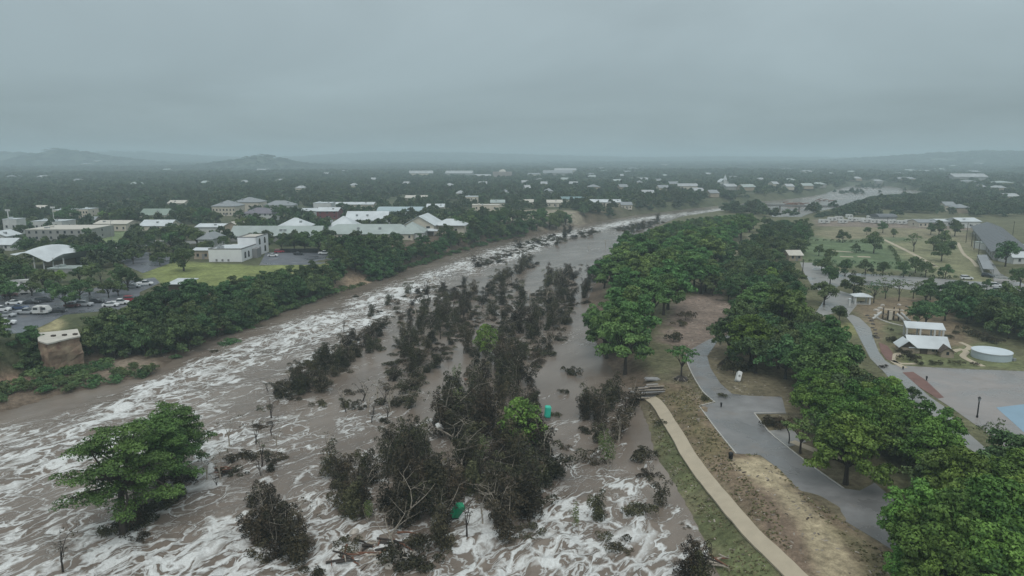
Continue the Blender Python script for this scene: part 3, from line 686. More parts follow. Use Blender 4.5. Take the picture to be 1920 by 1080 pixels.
# the big layered cypresses close to the camera: flat sprays on long limbs, gaps between
for i in range(3):
    H = (16.5, 14.5, 13)[i]; cl = []; tips = []
    for s in range(22):
        a_ = 2.4 * s + rng.random() * .5; hz = H * (.30 + .68 * (s + .5) / 22); L_ = (7.2 if i == 0 else 5.6) * (1.12 - .60 * (s / 22)) * (.75 + .4 * rng.random())
        tx, ty = L_ * math.cos(a_), L_ * math.sin(a_); tips.append((tx * .9, ty * .9, hz + .2)); tn = .3 + .6 * rng.random()
        for q in range(7):
            t = .3 + .78 * q / 6; sw = 1.5 * (1.1 - .5 * t)
            for w_ in (-1, 1):
                cl.append((tx * t - ty / L_ * w_ * sw * rng.random(), ty * t + tx / L_ * w_ * sw * rng.random(), hz + rng.normal() * .22 - .35 * t, 1.0 * (.60 + .4 * rng.random()), np.clip(tn + rng.normal() * .1, 0, 1)))
    for q in range(34):
        d = rng.normal(size=3); d /= np.linalg.norm(d); cl.append((d[0] * 3.6, d[1] * 3.6, H * .66 + d[2] * H * .24, .7 + .4 * rng.random(), .2 + .5 * rng.random()))
    kind_add('cypress', crown_mesh('crown', cl, 84, .17, L_CYP, rng, .5, .5, up=.6), trunk_mesh('trunk', M_BARK, .45, H * .55, tips, rng, lean=(.4, -.2)), H)
# coarse crowns for small far trees
for i in range(3):
    cl, tips = dome(rng, 9, 5.2, .6, 7, 4, 1.5, .7, (.2, .7))
    kind_add('far', crown_mesh('crown', cl, 13, .8, L_FARW, rng, .8, .85), trunk_mesh('trunk', M_BARK, .3, 2.0, tips[:3], rng), 9)

# ---------------------------------------------------------------- tree placing
LOOK = {'grove': ('grove_tree', 'tall spreading green grove tree', 'tree'), 'oak': ('live_oak', 'dark green live oak', 'tree'), 'bank': ('bank_tree', 'bushy green riverbank tree', 'tree'),
        'bright': ('leafy_tree', 'large bright green leafy tree', 'tree'), 'round': ('park_tree', 'small round-crowned park tree', 'tree'), 'lime': ('lime_green_tree', 'lime green tree', 'tree'),
        'open': ('open_crowned_tree', 'green tree with open branches', 'tree'), 'sparse': ('sparse_tree', 'thin-leaved dark tree', 'tree'),
        'flood': ('flooded_tree', 'muddied flooded tree', 'tree'), 'floodbush': ('flooded_bush', 'low muddied flooded bush', 'bush'), 'snag': ('bare_snag', 'bare flooded snag', 'dead tree'),
        'willow': ('flooded_willow', 'thin yellow-green flooded willow', 'tree'), 'feathery': ('feathery_tree', 'feathery bright green tree', 'tree'), 'cypress': ('cypress_tree', 'big layered green cypress', 'tree'),
        'far': ('town_tree', 'dark rounded town tree', 'tree'), 'shrub': ('shrub', 'low dark shrub', 'shrub'), 'bankshrub': ('bank_shrub', 'waterside scrub bush', 'bush')}
LANDMARKS = []     # (phrase, u, v)
REG = []           # things waiting for their label: (object, look, u, v, given label)
def place_tree(k, x, y, z, sc=1.0, label=None, group=None, rz=None, look=None, tilt=0.0, szv=1.0, vi=None):
    src = KINDS[{'shrub': 'floodbush', 'bankshrub': 'bank'}.get(k, k)]
    if vi is None: vi = random.randrange(len(src))
    c, t, H = src[vi]
    nm, lk, cat = LOOK[k]
    if k in ('flood', 'snag'): lk = ('pale-stemmed ' if t.materials[0] is M_PALE else 'dark-stemmed ') + lk
    if k in ('flood', 'bank', 'grove', 'oak', 'round'): lk = ('tall ' if sc * szv > {'flood': .93, 'bank': .85, 'grove': .98, 'oak': 1.0, 'round': 1.25}[k] else 'smaller ') + lk.replace('tall ', '').replace('small ', '')
    if k in ('grove', 'oak', 'bank', 'far') and x > 60:      # the photograph shows the river over these crowns: they are lower there
        uu, vb = proj(x, y, z); uu, vt = proj(x, y, z + H * sc * szv); lim = vlimit(uu)
        if vb > lim and vt < lim:
            f_ = (vb - lim) / (vb - vt)
            if f_ < .25: return None
            sc *= max(f_, .33)
    o = thing(nm, label or '', cat, (x, y, z), random.random() * 6.283 if rz is None else rz, group)
    o.scale = (sc * random.uniform(.9, 1.1), sc * random.uniform(.9, 1.1), sc * szv)
    if tilt: o.rotation_euler = (random.uniform(-.5, 1) * tilt, random.uniform(-1, 1) * tilt * .6, o.rotation_euler[2])
    if k == 'bankshrub': c = SHRUBC
    link('crown', c, parent=o)
    if k != 'bankshrub': link('trunk', t, parent=o)
    u, v = proj(x, y, z + H * sc * .5)
    REG.append((o, look or lk, u, v, label)); return o
cl = [(rng.normal() * 1.2, rng.normal() * 1.2, .4 + rng.random() * 1.1, .6 + .5 * rng.random(), .2 + .6 * rng.random()) for _ in range(12)]
SHRUBC = crown_mesh('crown', cl, 66, .24, L_BANK, rng, .8, .8)
KINDS['shrub'] = KINDS['floodbush']
SCR = [(c.copy(), t, H) for c, t, H in KINDS['floodbush'][:2]]
for c, t, H in SCR: c.materials[0] = L_OAK
TAKEN = []
VL = [(1139, -99), (1140, 470), (1180, 448), (1215, 434), (1262, 416), (1330, 406), (1400, 400), (1455, 412), (1490, 412), (1512, 404), (1560, 392), (1590, 380), (1640, 366), (1700, 362), (1740, 362), (1741, -99)]
def vlimit(u): return np.interp(u, [q[0] for q in VL], [q[1] for q in VL])
def scatter(k, poly, spacing, sc=(.85, 1.15), group=None, look=None, maxn=400, avoid=None, zfix=None, tilt=0.0, szv=(.9, 1.1), jitter=.75, test=None):
    P = px_poly(poly) if zfix is None else np.array([tuple(at(u, v, zfix)) for u, v in poly])
    lo, hi = P.min(0), P.max(0); n_ = 0; pts = []
    area = (hi[0] - lo[0]) * (hi[1] - lo[1]); tries = int(area / spacing ** 2 * 9) + 20
    C_ = np.stack([np.random.uniform(lo[0], hi[0], tries), np.random.uniform(lo[1], hi[1], tries)], 1)
    C_ = C_[inpoly(C_[:, 0], C_[:, 1], P)]
    for x, y in C_:
        if n_ >= maxn: break
        if any((x - a) ** 2 + (y - b_) ** 2 < (spacing * jitter) ** 2 for a, b_ in pts): continue
        if avoid and avoid(x, y): continue
        z = Tz(x, y) if zfix is None else zfix
        if test and not test(x, y, z): continue
        pts.append((x, y)); TAKEN.append((x, y)); n_ += 1
        kk = k if isinstance(k, str) else random.choices([a for a, _ in k], [w for _, w in k])[0]
        s = random.uniform(*sc)
        place_tree(kk, x, y, max(z, -.6), s, group=group, look=None if not isinstance(look, str) else look, tilt=tilt, szv=random.uniform(*szv))
    return n_
def tree(k, u, v, sc=1.0, label=None, group=None, **kw):
    p = gr(u, v); TAKEN.append((p.x, p.y)); return place_tree(k, p.x, p.y, p.z if p.z > 0 else -.5, sc, label, group, **kw)

G_FL = 'muddied trees standing in the flood'
FMU = [('flood', 6), ('floodbush', 5), ('snag', 1)]
FM = [('flood', 10), ('floodbush', 2), ('snag', 2)]
def wet(x, y, z): return bool(inpoly(np.array([x]), np.array([y]), RIV)[0])
FLOOD = [
    (FMU, [(500, 740), (540, 704), (600, 674), (650, 646), (700, 622), (712, 648), (660, 690), (600, 742), (540, 758)], 2.5, (.62, .85)),
    (FMU, [(728, 700), (750, 628), (800, 590), (860, 560), (885, 598), (850, 660), (800, 720), (752, 782), (722, 742)], 3.4, (.65, .9)),
    (FMU, [(870, 560), (940, 522), (985, 530), (978, 600), (930, 650), (882, 678), (858, 620)], 4.4, (.65, .95)),
    (FMU, [(1000, 560), (1030, 520), (1080, 510), (1076, 570), (1050, 640), (1012, 690), (960, 704), (945, 650)], 4.0, (.8, 1.1)),
    (FM, [(885, 690), (955, 680), (1000, 735), (1005, 780), (940, 780), (880, 740)], 3.6, (.7, 1.0)),
    (FM, [(812, 800), (862, 730), (900, 745), (935, 800), (1010, 810), (1032, 860), (1020, 980), (968, 1056), (925, 1010), (915, 950), (870, 920), (850, 860)], 3.0, (.8, 1.2)),
    (FM, [(800, 880), (852, 880), (845, 960), (845, 1040), (800, 1085), (740, 1070), (725, 1000), (760, 930)], 2.9, (.8, 1.15)),
    (FM, [(712, 905), (728, 850), (772, 835), (812, 872), (820, 905), (770, 925), (740, 915)], 2.5, (.7, 1.0)),
    (FM, [(612, 905), (640, 880), (690, 900), (712, 950), (700, 975), (650, 960), (622, 935)], 2.4, (.7, .95)),
    (FM, [(462, 1010), (482, 960), (530, 990), (590, 990), (560, 1050), (505, 1070)], 2.3, (.65, .95)),
    (FM, [(1098, 780), (1140, 745), (1195, 745), (1185, 790), (1150, 862), (1112, 880), (1100, 840)], 2.9, (.7, .95)),
    ([('floodbush', 3), ('flood', 1)], [(890, 500), (990, 455), (1060, 440), (1120, 436), (1100, 446), (1010, 470), (960, 486), (900, 510)], 7.0, (.9, 1.3)),
    ([('floodbush', 3), ('flood', 1)], [(1150, 432), (1230, 414), (1250, 420), (1180, 440)], 7.0, (.9, 1.3)),
    ([('floodbush', 3), ('flood', 1)], [(930, 520), (1000, 490), (1010, 500), (940, 530)], 5.5, (.9, 1.3)),
    (FM, [(1092, 545), (1125, 500), (1135, 515), (1112, 560), (1100, 580)], 4.5, (.6, .85)),
    ([('snag', 2), ('floodbush', 1)], [(635, 775), (660, 740), (740, 745), (760, 770), (700, 800)], 3.6, (.7, 1)),
    ([('floodbush', 3), ('snag', 1)], [(770, 590), (830, 540), (900, 535), (850, 580), (790, 620)], 6.5, (.7, 1)),
    ([('floodbush', 4), ('flood', 2)], [(690, 600), (740, 560), (800, 545), (870, 535), (860, 560), (770, 600), (715, 640)], 5.0, (.6, .9)),
    ([('snag', 3), ('floodbush', 2)], [(470, 800), (500, 760), (530, 790), (530, 870), (490, 900)], 3.8, (.6, .9)),
    ([('snag', 2), ('floodbush', 3)], [(380, 900), (410, 860), (460, 870), (450, 900), (420, 930)], 3.2, (.5, .8)),
    (FM, [(240, 950), (270, 900), (350, 880), (360, 920), (300, 990), (260, 1000)], 3.0, (.5, .75)),
]
SOLO_FLOOD = [('flood', 625, 915, .8), ('flood', 655, 970, .9), ('flood', 690, 968, .85), ('flood', 735, 990, .95), ('flood', 702, 905, .75), ('flood', 490, 1000, .8), ('flood', 520, 1050, .9), ('flood', 552, 1062, 1.0), ('flood', 577, 1040, .75), ('flood', 472, 950, .6), ('flood', 745, 850, .8), ('flood', 790, 885, .85), ('flood', 775, 835, .8), ('snag', 565, 1000, .8), ('snag', 875, 1010, 1.0), ('snag', 935, 990, 1.1), ('snag', 905, 905, 1.1), ('snag', 1160, 830, .9), ('floodbush', 690, 620, .8), ('floodbush', 705, 655, .9), ('floodbush', 560, 725, 1.0), ('floodbush', 600, 760, .7), ('floodbush', 650, 760, .8), ('floodbush', 740, 700, .9), ('floodbush', 735, 760, 1.1), ('floodbush', 1072, 700, 1.0), ('floodbush', 1056, 737, .6), ('floodbush', 1208, 858, 1.15), ('flood', 1245, 950, .7), ('floodbush', 1212, 892, .7), ('floodbush', 1200, 968, 1.1), ('flood', 1128, 975, .75), ('floodbush', 1262, 640, 1.2),
              ('flood', 1300, 1090, .8), ('flood', 1325, 1100, .7), ('flood', 1280, 1085, .75), ('floodbush', 1285, 988, .35), ('snag', 612, 850, .7), ('snag', 118, 1074, .9), ('snag', 430, 840, 1.0), ('snag', 415, 900, .9), ('snag', 1240, 945, .8), ('snag', 1215, 905, .6), ('floodbush', 455, 862, 1.0),
              ('floodbush', 1100, 545, .9), ('snag', 805, 560, 1.2), ('floodbush', 668, 557, .6), ('floodbush', 402, 660, .5), ('snag', 905, 980, .8), ('snag', 645, 625, .8), ('floodbush', 900, 565, .9), ('flood', 505, 885, .55), ('flood', 770, 600, .55), ('floodbush', 1165, 1030, .9), ('floodbush', 1135, 1010, .6), ('snag', 1105, 470, .8),
              ('snag', 1135, 462, .8), ('floodbush', 1090, 497, .5), ('floodbush', 645, 1030, .8), ('snag', 690, 780, 1.0), ('floodbush', 720, 790, .6), ('floodbush', 1060, 842, .5), ('floodbush', 1000, 740, .6), ('snag', 1205, 620, .5), ('floodbush', 1040, 780, .6), ('floodbush', 590, 1078, .7)]
WILLOWS = [(862, 790, .9), (900, 880, .8), (1128, 862, .75), (1140, 885, .9), (1148, 880, .7), (1085, 1000, .6), (690, 985, .55), (855, 730, .8), (1020, 850, .6)]
def build_flood():
    for k, poly, sp, sc in FLOOD:
        scatter(k, poly, sp * (1.36 if k is FM else 1.22), (sc[0] * 1.08, sc[1] * 1.12), G_FL, zfix=-.5, tilt=.34, test=wet, szv=(.7, 1.05) if k is FM else (.55, .9))
    for k, u, v, s in SOLO_FLOOD: tree(k, u, v, s, group=G_FL, tilt=.2)
    for u, v, s in WILLOWS: tree('willow', u, v, s, group='thin willows in the flood', tilt=.1)
    tree('feathery', 976, 850, 1.22, label='feathery bright green tree standing alone in the flood beside the teal toilet cabin', tilt=0)
    tree('feathery', 912, 672, 1.1, label='feathery blue-green tree rising from the middle of the muddied island trees')
    # the layered cypress clump near the camera
    for (u, v, s, vi, rz, lab) in ((232, 1000, 1.0, 0, .3, 'big layered green cypress with thick dark trunk standing in white rapids'),
                                   (305, 935, .98, 1, 1.3, 'layered cypress behind the thick-trunked one in the rapids'),
                                   (338, 890, .98, 2, 2.2, 'farthest layered cypress of the clump in the rapids, against the foam')):
        tree('cypress', u, v, s, label=lab, group='layered cypresses in the rapids', rz=rz, vi=vi)
    for u, v, s in ((205, 1000, .8), (262, 985, .9), (290, 960, 1.0), (320, 935, 1.0), (350, 900, .9), (255, 1010, .7)): tree('floodbush', u, v, s, group=G_FL)

# ---------------------------------------------------------------- buildings
W_WHITE = mat('white_wall', (.54, .55, .54), .8, .12, .3); W_CREAM = mat('cream_wall', (.55, .50, .42), .8, .08, .3)
W_TAN = mat('tan_block_wall', (.36, .30, .23), .85, .15, .5); W_STONE = mat('pale_limestone_wall', (.32, .27, .21), .9, .3, 1.2, .4); W_RED = mat('red_wall', (.16, .045, .05), .7, .12, .4)
W_GREY = mat('grey_block_wall', (.30, .30, .29), .85, .12, .3); W_DARK = mat('dark_timber_wall', (.07, .055, .045), .85, .2, 1)
R_WHITE = mat('white_metal_roof', (.52, .56, .58), .45, .16, .15, 0, .5); R_PALE = mat('pale_green_metal_roof', (.31, .36, .345), .45, .18, .12, 0, .5)
R_GREY = mat('grey_shingle_roof', (.25, .27, .285), .8, .1, .3); R_DARK = mat('dark_grey_metal_roof', (.115, .125, .14), .55, .12, .1, 0, .5)
R_BLUE = mat('pale_blue_metal_roof', (.33, .42, .45), .45, .06, .1, 0, .5); R_TEAL = mat('teal_metal_roof', (.16, .25, .26), .5, .08, .1); R_PURPLE = mat('slate_roof', (.17, .16, .19), .7, .1, .3)
R_CREAM = mat('pale_gravel_roof', (.50, .48, .43), .9, .12, .4); R_GREEN = mat('green_grey_roof', (.22, .28, .24), .6, .1, .2)
M_GLASS = mat('dark_window_glass', (.03, .036, .042), .12, .1, 1, 0, .6); M_TRIM = mat('trim_grey', (.22, .22, .22), .7, .05)
M_METAL = mat('galvanised_metal', (.40, .42, .43), .4, .1, .6, 0, .6, .5); M_BLACK = mat('black_painted_metal', (.015, .015, .017), .45, .1); M_TYRE = mat('tyre_rubber', (.018, .018, .018), .85, .1)
SHADOWS = []   # strips in front of buildings kept low so that they stay in view
PIN = set()
def wall_body(mb, W, D, wh, rh, kd):
    if kd == 'gable_x': mb.add([(-W/2, 0, -.5), (W/2, 0, -.5), (W/2, D, -.5), (-W/2, D, -.5), (-W/2, 0, wh), (W/2, 0, wh), (W/2, D, wh), (-W/2, D, wh), (-W/2, D/2, wh + rh), (W/2, D/2, wh + rh)],
        [(0, 3, 2, 1), (0, 1, 5, 4), (1, 2, 6, 9, 5), (2, 3, 7, 6), (3, 0, 4, 8, 7), (4, 5, 9, 8), (7, 8, 9, 6)])
    elif kd == 'gable_y': mb.add([(-W/2, 0, -.5), (W/2, 0, -.5), (W/2, D, -.5), (-W/2, D, -.5), (-W/2, 0, wh), (W/2, 0, wh), (W/2, D, wh), (-W/2, D, wh), (0, 0, wh + rh), (0, D, wh + rh)],
        [(0, 3, 2, 1), (0, 1, 5, 8, 4), (1, 2, 6, 5), (2, 3, 7, 9, 6), (3, 0, 4, 7), (4, 8, 9, 7), (5, 6, 9, 8)])
    else: mb.box(-W/2, W/2, 0, D, -.5, wh)
def roof_body(mb, W, D, wh, rh, kd, o=.6, t=.22):
    z = wh
    if kd in ('gable_x', 'gable_y'):
        A, B = (W, D) if kd == 'gable_x' else (D, W)
        k = rh / (B / 2)
        for sg in (-1, 1):
            pts = []
            for dz_ in (.02, t + .02):
                pts += [(-A/2 - o, sg * (B/2 + o), z - k * o + dz_), (A/2 + o, sg * (B/2 + o), z - k * o + dz_), (A/2 + o, 0, z + rh + dz_), (-A/2 - o, 0, z + rh + dz_)]
            pts = [((x, y + D/2, zz) if kd == 'gable_x' else (y, x + D/2, zz)) for x, y, zz in pts]
            mb.add(pts, [(0, 3, 2, 1), (4, 5, 6, 7), (0, 1, 5, 4), (1, 2, 6, 5), (2, 3, 7, 6), (3, 0, 4, 7)])
    elif kd == 'hip':
        L_ = max(0, W/2 - D/2) if W >= D else 0; M_ = max(0, D/2 - W/2) if D > W else 0
        L_ = max(L_, .15)
        mb.add([(-W/2 - o, -o, z), (W/2 + o, -o, z), (W/2 + o, D + o, z), (-W/2 - o, D + o, z), (-W/2 - o, -o, z + t), (W/2 + o, -o, z + t), (W/2 + o, D + o, z + t), (-W/2 - o, D + o, z + t),
                (-L_, D/2 - M_, z + rh), (L_, D/2 - M_, z + rh), (L_, D/2 + M_ + .01, z + rh), (-L_, D/2 + M_ + .01, z + rh)],
               [(0, 3, 2, 1), (0, 1, 5, 4), (1, 2, 6, 5), (2, 3, 7, 6), (3, 0, 4, 7), (4, 5, 9, 8), (5, 6, 10, 9), (6, 7, 11, 10), (7, 4, 8, 11), (8, 9, 10, 11)])
    elif kd == 'flat':
        mb.box(-W/2 - .15, W/2 + .15, -.15, D + .15, z + .01, z + .35)
        mb.box(-W/2 + W * .2, -W/2 + W * .2 + 1.8, D * .4, D * .4 + 1.5, z + .36, z + 1.3)
    elif kd == 'shed':
        mb.add([(-W/2 - o, -o, z), (W/2 + o, -o, z), (W/2 + o, D + o, z + rh), (-W/2 - o, D + o, z + rh), (-W/2 - o, -o, z + t), (W/2 + o, -o, z + t), (W/2 + o, D + o, z + rh + t), (-W/2 - o, D + o, z + rh + t)],
               [(0, 3, 2, 1), (4, 5, 6, 7), (0, 1, 5, 4), (1, 2, 6, 5), (2, 3, 7, 6), (3, 0, 4, 7)])
    elif kd == 'curved':
        n_ = 8; vs = []
        for i in range(n_ + 1):
            a_ = math.pi * i / n_; y = D/2 - (D/2 + o) * math.cos(a_); zz = z + rh * math.sin(a_)
            vs += [(-W/2 - o, y, zz), (W/2 + o, y, zz), (-W/2 - o, y, z - .1), (W/2 + o, y, z - .1)]
        fs = []
        for i in range(n_):
            q = 4 * i; r_ = q + 4; fs += [(q, q + 1, r_ + 1, r_), (q + 2, r_ + 2, r_ + 3, q + 3), (q, r_, r_ + 2, q + 2), (q + 1, q + 3, r_ + 3, r_ + 1)]
        mb.add(vs, fs)
def add_windows(o, W, wh, n_, D=0, side=0, zs=None, w=1.1, h=1.3, frame=True, m=None, ymin=0.0):
    for zc in (zs or ([1.9] if wh < 5 else [1.9, 4.9])):
        if zc + h / 2 > wh + .3: continue
        for i in range(n_):
            x = -W/2 + W * (i + .5) / n_
            f_ = MB().box(x - w/2, x + w/2, ymin - .04, ymin + .02, zc - h/2, zc + h/2).build('window', M_GLASS, o)
            if frame: MB().box(x - w/2 - .12, x + w/2 + .12, ymin - .12, ymin - .045, zc - h/2 - .2, zc - h/2 - .02).build('sill', M_TRIM, f_)
        for i in range(side):
            y = D * (i + .5) / side
            MB().box(W/2 - .02, W/2 + .04, y - w/2, y + w/2, zc - h/2, zc + h/2).build('window', M_GLASS, o)
            MB().box(-W/2 - .04, -W/2 + .02, y - w/2, y + w/2, zc - h/2, zc + h/2).build('window', M_GLASS, o)
def building(u0, u1, v, D, wh, rh, kd, wm_, rm, label, yaw=0, nw=4, name='building', cat='building', side=1, group=None, door=True, shadow=38, zs=None):
    p = gr((u0 + u1) / 2, v); W = (u1 - u0) / ppm(p.x, p.y, p.z)
    o = thing(name, label, cat, p, R(yaw), group)
    mb = MB(); wall_body(mb, W, D, wh, rh, kd); mb.build('wall', wm_, o)
    mb = MB(); roof_body(mb, W, D, wh, rh, kd); mb.build('roof', rm, o)
    if nw: add_windows(o, W, wh, nw, D, side, zs)
    if door:
        x = W * .08; MB().box(x - .6, x + .6, -.06, .03, -.1, 2.3).build('door', M_TRIM, o)
    if W > 12 and v > 385:
        rr_ = random.Random(int(u0 * 7 + v))
        for i in range(1 + int(W > 25)):      # vents and cooling units on the roof
            x = rr_.uniform(-W * .35, W * .35); zt = wh + (.36 if kd == 'flat' else rh * .55)
            MB().box(x - .7, x + .7, D * .2, D * .2 + 1.2, zt - .6, zt + .8).build('roof_vent', M_METAL, o)
        for x in (-W / 2 + .1, W / 2 - .1): MB().tube([(x, -.1, 0), (x, -.1, wh)], .07, 5).build('downpipe', M_TRIM, o)
    SHADOWS.append((p.x, p.y, W / 2 + 3, D, shadow)); LANDMARKS.append((label, (u0 + u1) / 2, v)); 
    return o, W
def LM(name, u, v): LANDMARKS.append((name, u, v))
def shadow_hit(x, y):
    for bx, by, hw, D, sh in SHADOWS:
        # moving from the building towards the camera
        k = by / y if y > 1 else 1
        if y < by and y > by - sh and abs(x * k - bx) < hw: return True
        if by - 3 <= y <= by + D + 5 and abs(x - bx) < hw + 2: return True
    return False

def build_left_town():
    # white two-storey building with arched windows
    p0 = gr(392, 491); o = thing('commercial_building', 'white flat-roofed building with a two-storey rear block and dark arched windows', 'building', p0, 0)
    s = ppm(p0.x, p0.y, p0.z); W = 62 / s; D = 34
    W_BR = mat('bright_white_stucco', (.72, .73, .74), .8, .06, .3)
    MB().box(0, W, 0, D * .52, -.5, 5.4).build('wall', W_BR, o)
    MB().box(W * .42, W + .02, D * .52, D, -.5, 8.6).build('wall', W_BR, o)
    MB().box(W * .0, W * .4, D * .52, D * .8, -.5, 4.6).build('wall', W_WHITE, o)
    MB().box(.3, W - .3, .3, D * .52 - .3, 5.42, 5.5).build('roof', R_WHITE, o)
    MB().box(W * .42 + .3, W - .3, D * .52 + .3, D - .3, 8.62, 8.7).build('roof', R_CREAM, o)
    mb = MB()
    for x0, x1, y0, y1, z in ((0, W, 0, .25, 5.41), (W - .25, W, .26, D * .52, 5.41), (0, .25, .26, D * .52, 5.41), (W * .42, W, D * .52, D * .52 + .25, 8.61), (W - .25, W, D * .53, D, 8.61), (W * .42, W * .42 + .25, D * .53, D, 8.61)):
        mb.box(x0 - .03, x1 + .03, y0 - .03, y1 + .03, z, z + .5)
    kind(mb.build('parapet', M_TRIM, o), 'stuff')
    def arch(y, z, w, h):
        pts = [(-w/2, 0), (w/2, 0)] + [(w/2 * math.cos(a), h - w/2 + w/2 * math.sin(a)) for a in [math.pi * i / 6 for i in range(7)]]
        n_ = len(pts); mb = MB(); mb.add([(W + .0, y + a, z + b_) for a, b_ in pts] + [(W + .09, y + a, z + b_) for a, b_ in pts], [tuple(range(n_))[::-1], tuple(range(n_, 2 * n_))] + [(i, (i + 1) % n_, n_ + (i + 1) % n_, n_ + i) for i in range(n_)])
        return mb.build('arched_window', M_GLASS, o)
    for y in (D * .12, D * .24): arch(y, 1.2, 1.8, 2.8)
    for y in (D * .66, D * .86): arch(y, 1.0, 2.2, 3.0); arch(y, 5.0, 2.2, 2.9)
    MB().box(W + .03, W + 2.2, D * .36, D * .52, -.3, 4.2).build('porch', M_TRIM, o)
    for x in (2.5, 4.2): MB().box(x, x + 1.2, 3, 4.2, 5.51, 6.6).build('roof_vent', M_METAL, o)
    for i in range(3): MB().box(W * .2 + i * 2.6, W * .2 + i * 2.6 + .9, -.06, .02, .2, 1.2).build('vent', M_TRIM, o)
    SHADOWS.append((p0.x + W / 2, p0.y, W / 2 + 3, D, 22)); LM('white arched-window building', 440, 470)
    b = building
    b(364, 394, 486, 8, 4, .6, 'gable_x', W_TAN, R_WHITE, 'low tan annex with a white roof joined to the white arched-window building', nw=2, shadow=15)
    b(372, 398, 466, 16, 4.5, 3, 'hip', W_WHITE, R_GREY, 'small white building with a grey hipped roof behind the arched-window building', nw=2, shadow=4)
    b(432, 600, 453, 14, 3.2, 4.6, 'gable_x', W_GREY, R_PALE, 'long low building with a pale grey-green roof behind the arched-window building', nw=8, shadow=6)
    b(600, 775, 450, 16, 3.2, 5.0, 'hip', W_CREAM, R_PALE, 'longest pale green hipped roof building above the riverbank trees', nw=12, shadow=20)
    o, W = b(742, 794, 449, 20, 3.6, 5.2, 'hip', W_WHITE, R_PALE, 'white-columned end pavilion under a grey hipped roof beside the cream gabled house', nw=4, shadow=28, door=False)
    # cream gabled house
    p = gr(786, 441); s = ppm(*p); o = thing('gabled_house', 'large cream two-storey house with white gabled metal roofs', 'house', p, R(-6))
    Wm = 56 / s
    mb = MB(); wall_body(mb, Wm, 24, 6.2, 5.0, 'gable_y'); mb.build('wall', W_CREAM, o)
    mb = MB(); roof_body(mb, Wm, 24, 6.2, 5.0, 'gable_y', 1.0); mb.build('roof', R_WHITE, o)
    wx = Wm * .5
    mb = MB(); mb.box(wx, wx + 17, 8, 20, -.5, 5.2); mb.build('wall', W_CREAM, o)
    mb = MB(); roof_body(mb, 19, 14, 5.2, 3.6, 'hip'); mb.v = [(x + wx + 7.6, y + 7, z) for x, y, z in mb.v]; mb.build('roof', R_WHITE, o)
    mb = MB(); roof_body(mb, 11, 5, 3.0, 1.3, 'hip'); mb.v = [(x + wx - 3, y - 5, z) for x, y, z in mb.v]; mb.build('porch_roof', R_WHITE, o)
    for x in (-6, 0, 5.5):
        f_ = MB().box(x - 1.1, x + 1.1, -.05, .02, 3.9, 5.4).build('window', M_GLASS, o); MB().box(x - 1.25, x + 1.25, -.12, -.055, 3.6, 3.88).build('sill', M_TRIM, f_)
    for i in range(3): MB().box(wx + 3 + i * 4, wx + 4.4 + i * 4, 7.94, 8.02, 1.6, 3.2).build('window', M_GLASS, o)
    for i in range(3): MB().tube([(wx - 7 + i * 4, -4.6, -.3), (wx - 7 + i * 4, -4.6, 3.0)], .16, 6).build('column', W_WHITE, o)
    SHADOWS.append((p.x, p.y, 20, 20, 30)); LM('cream gabled house', 800, 430)
    b(610, 668, 440, 18, 4, 6.5, 'hip', W_CREAM, R_WHITE, 'pyramid-roofed pale building behind the long hipped roof building', nw=4, shadow=14)
    b(520, 576, 440, 16, 4.5, 5, 'hip', W_WHITE, R_WHITE, 'white hipped-roof building behind the long grey-green roof', nw=4, shadow=14)
    b(556, 602, 444, 12, 4.5, 2.6, 'flat', W_CREAM, R_PALE, 'flat pale block between the hipped roofs', nw=4, shadow=6)
    b(648, 725, 424, 18, 4, 5.2, 'gable_x', W_WHITE, R_WHITE, 'wide white gabled roof left of the cream gabled house', nw=6, shadow=24)
    b(594, 634, 411, 16, 6.0, 2.2, 'gable_x', W_RED, R_WHITE, 'building with a dark red wall and white roof', nw=3, shadow=26)
    b(545, 592, 406, 12, 4.4, 1.2, 'shed', W_WHITE, R_WHITE, 'low white wing left of the dark red wall', nw=3, shadow=20)
    b(588, 622, 402, 14, 9, 2, 'flat', W_WHITE, R_WHITE, 'white upper block behind the dark red wall', nw=2, shadow=6)
    b(398, 442, 405, 20, 7.5, 4.5, 'hip', W_CREAM, R_GREY, 'cream two-storey building with a broad grey roof and small windows', nw=7, shadow=30)
    b(438, 486, 397, 20, 8, 4, 'hip', W_CREAM, R_GREY, 'grey-roofed block joined behind the cream two-storey building', nw=4, shadow=10)
    b(455, 512, 415, 16, 5.5, 4, 'hip', W_WHITE, R_PURPLE, 'white-columned house under a dark slate roof', nw=6, shadow=22)
    b(495, 548, 395, 16, 4.5, 4, 'hip', W_WHITE, R_GREY, 'pale hipped-roof house beyond the slate roof', nw=4, shadow=22)
    b(600, 700, 394, 16, 5, 1.5, 'gable_x', W_CREAM, R_WHITE, 'long low white-roofed building beyond the dark red wall', nw=9, shadow=22)
    b(708, 790, 406, 22, 4, 3, 'curved', W_WHITE, R_BLUE, 'long pale blue curved-roof hall behind the cream gabled house', nw=6, shadow=26)
    b(418, 452, 442, 14, 5, 3, 'gable_y', W_TAN, R_CREAM, 'weathered tan building with a reddish front', nw=3, shadow=20)
    b(368, 420, 440, 14, 4.5, 1.4, 'gable_x', W_WHITE, R_WHITE, 'low white-roofed shed left of the weathered tan building', nw=3, shadow=14)
    b(262, 318, 433, 16, 3.2, 3, 'gable_x', W_CREAM, R_WHITE, 'low building with a bright white pitched roof at the back of the lawn', nw=4, shadow=30)
    b(262, 312, 412, 16, 3.5, 4, 'gable_x', W_CREAM, R_GREEN, 'low building with a green-grey pitched roof', nw=4, shadow=26)
    b(178, 238, 433, 16, 4.4, 1.5, 'gable_x', W_CREAM, R_CREAM, 'cream flat-walled building behind the small lawn', nw=5, shadow=30)
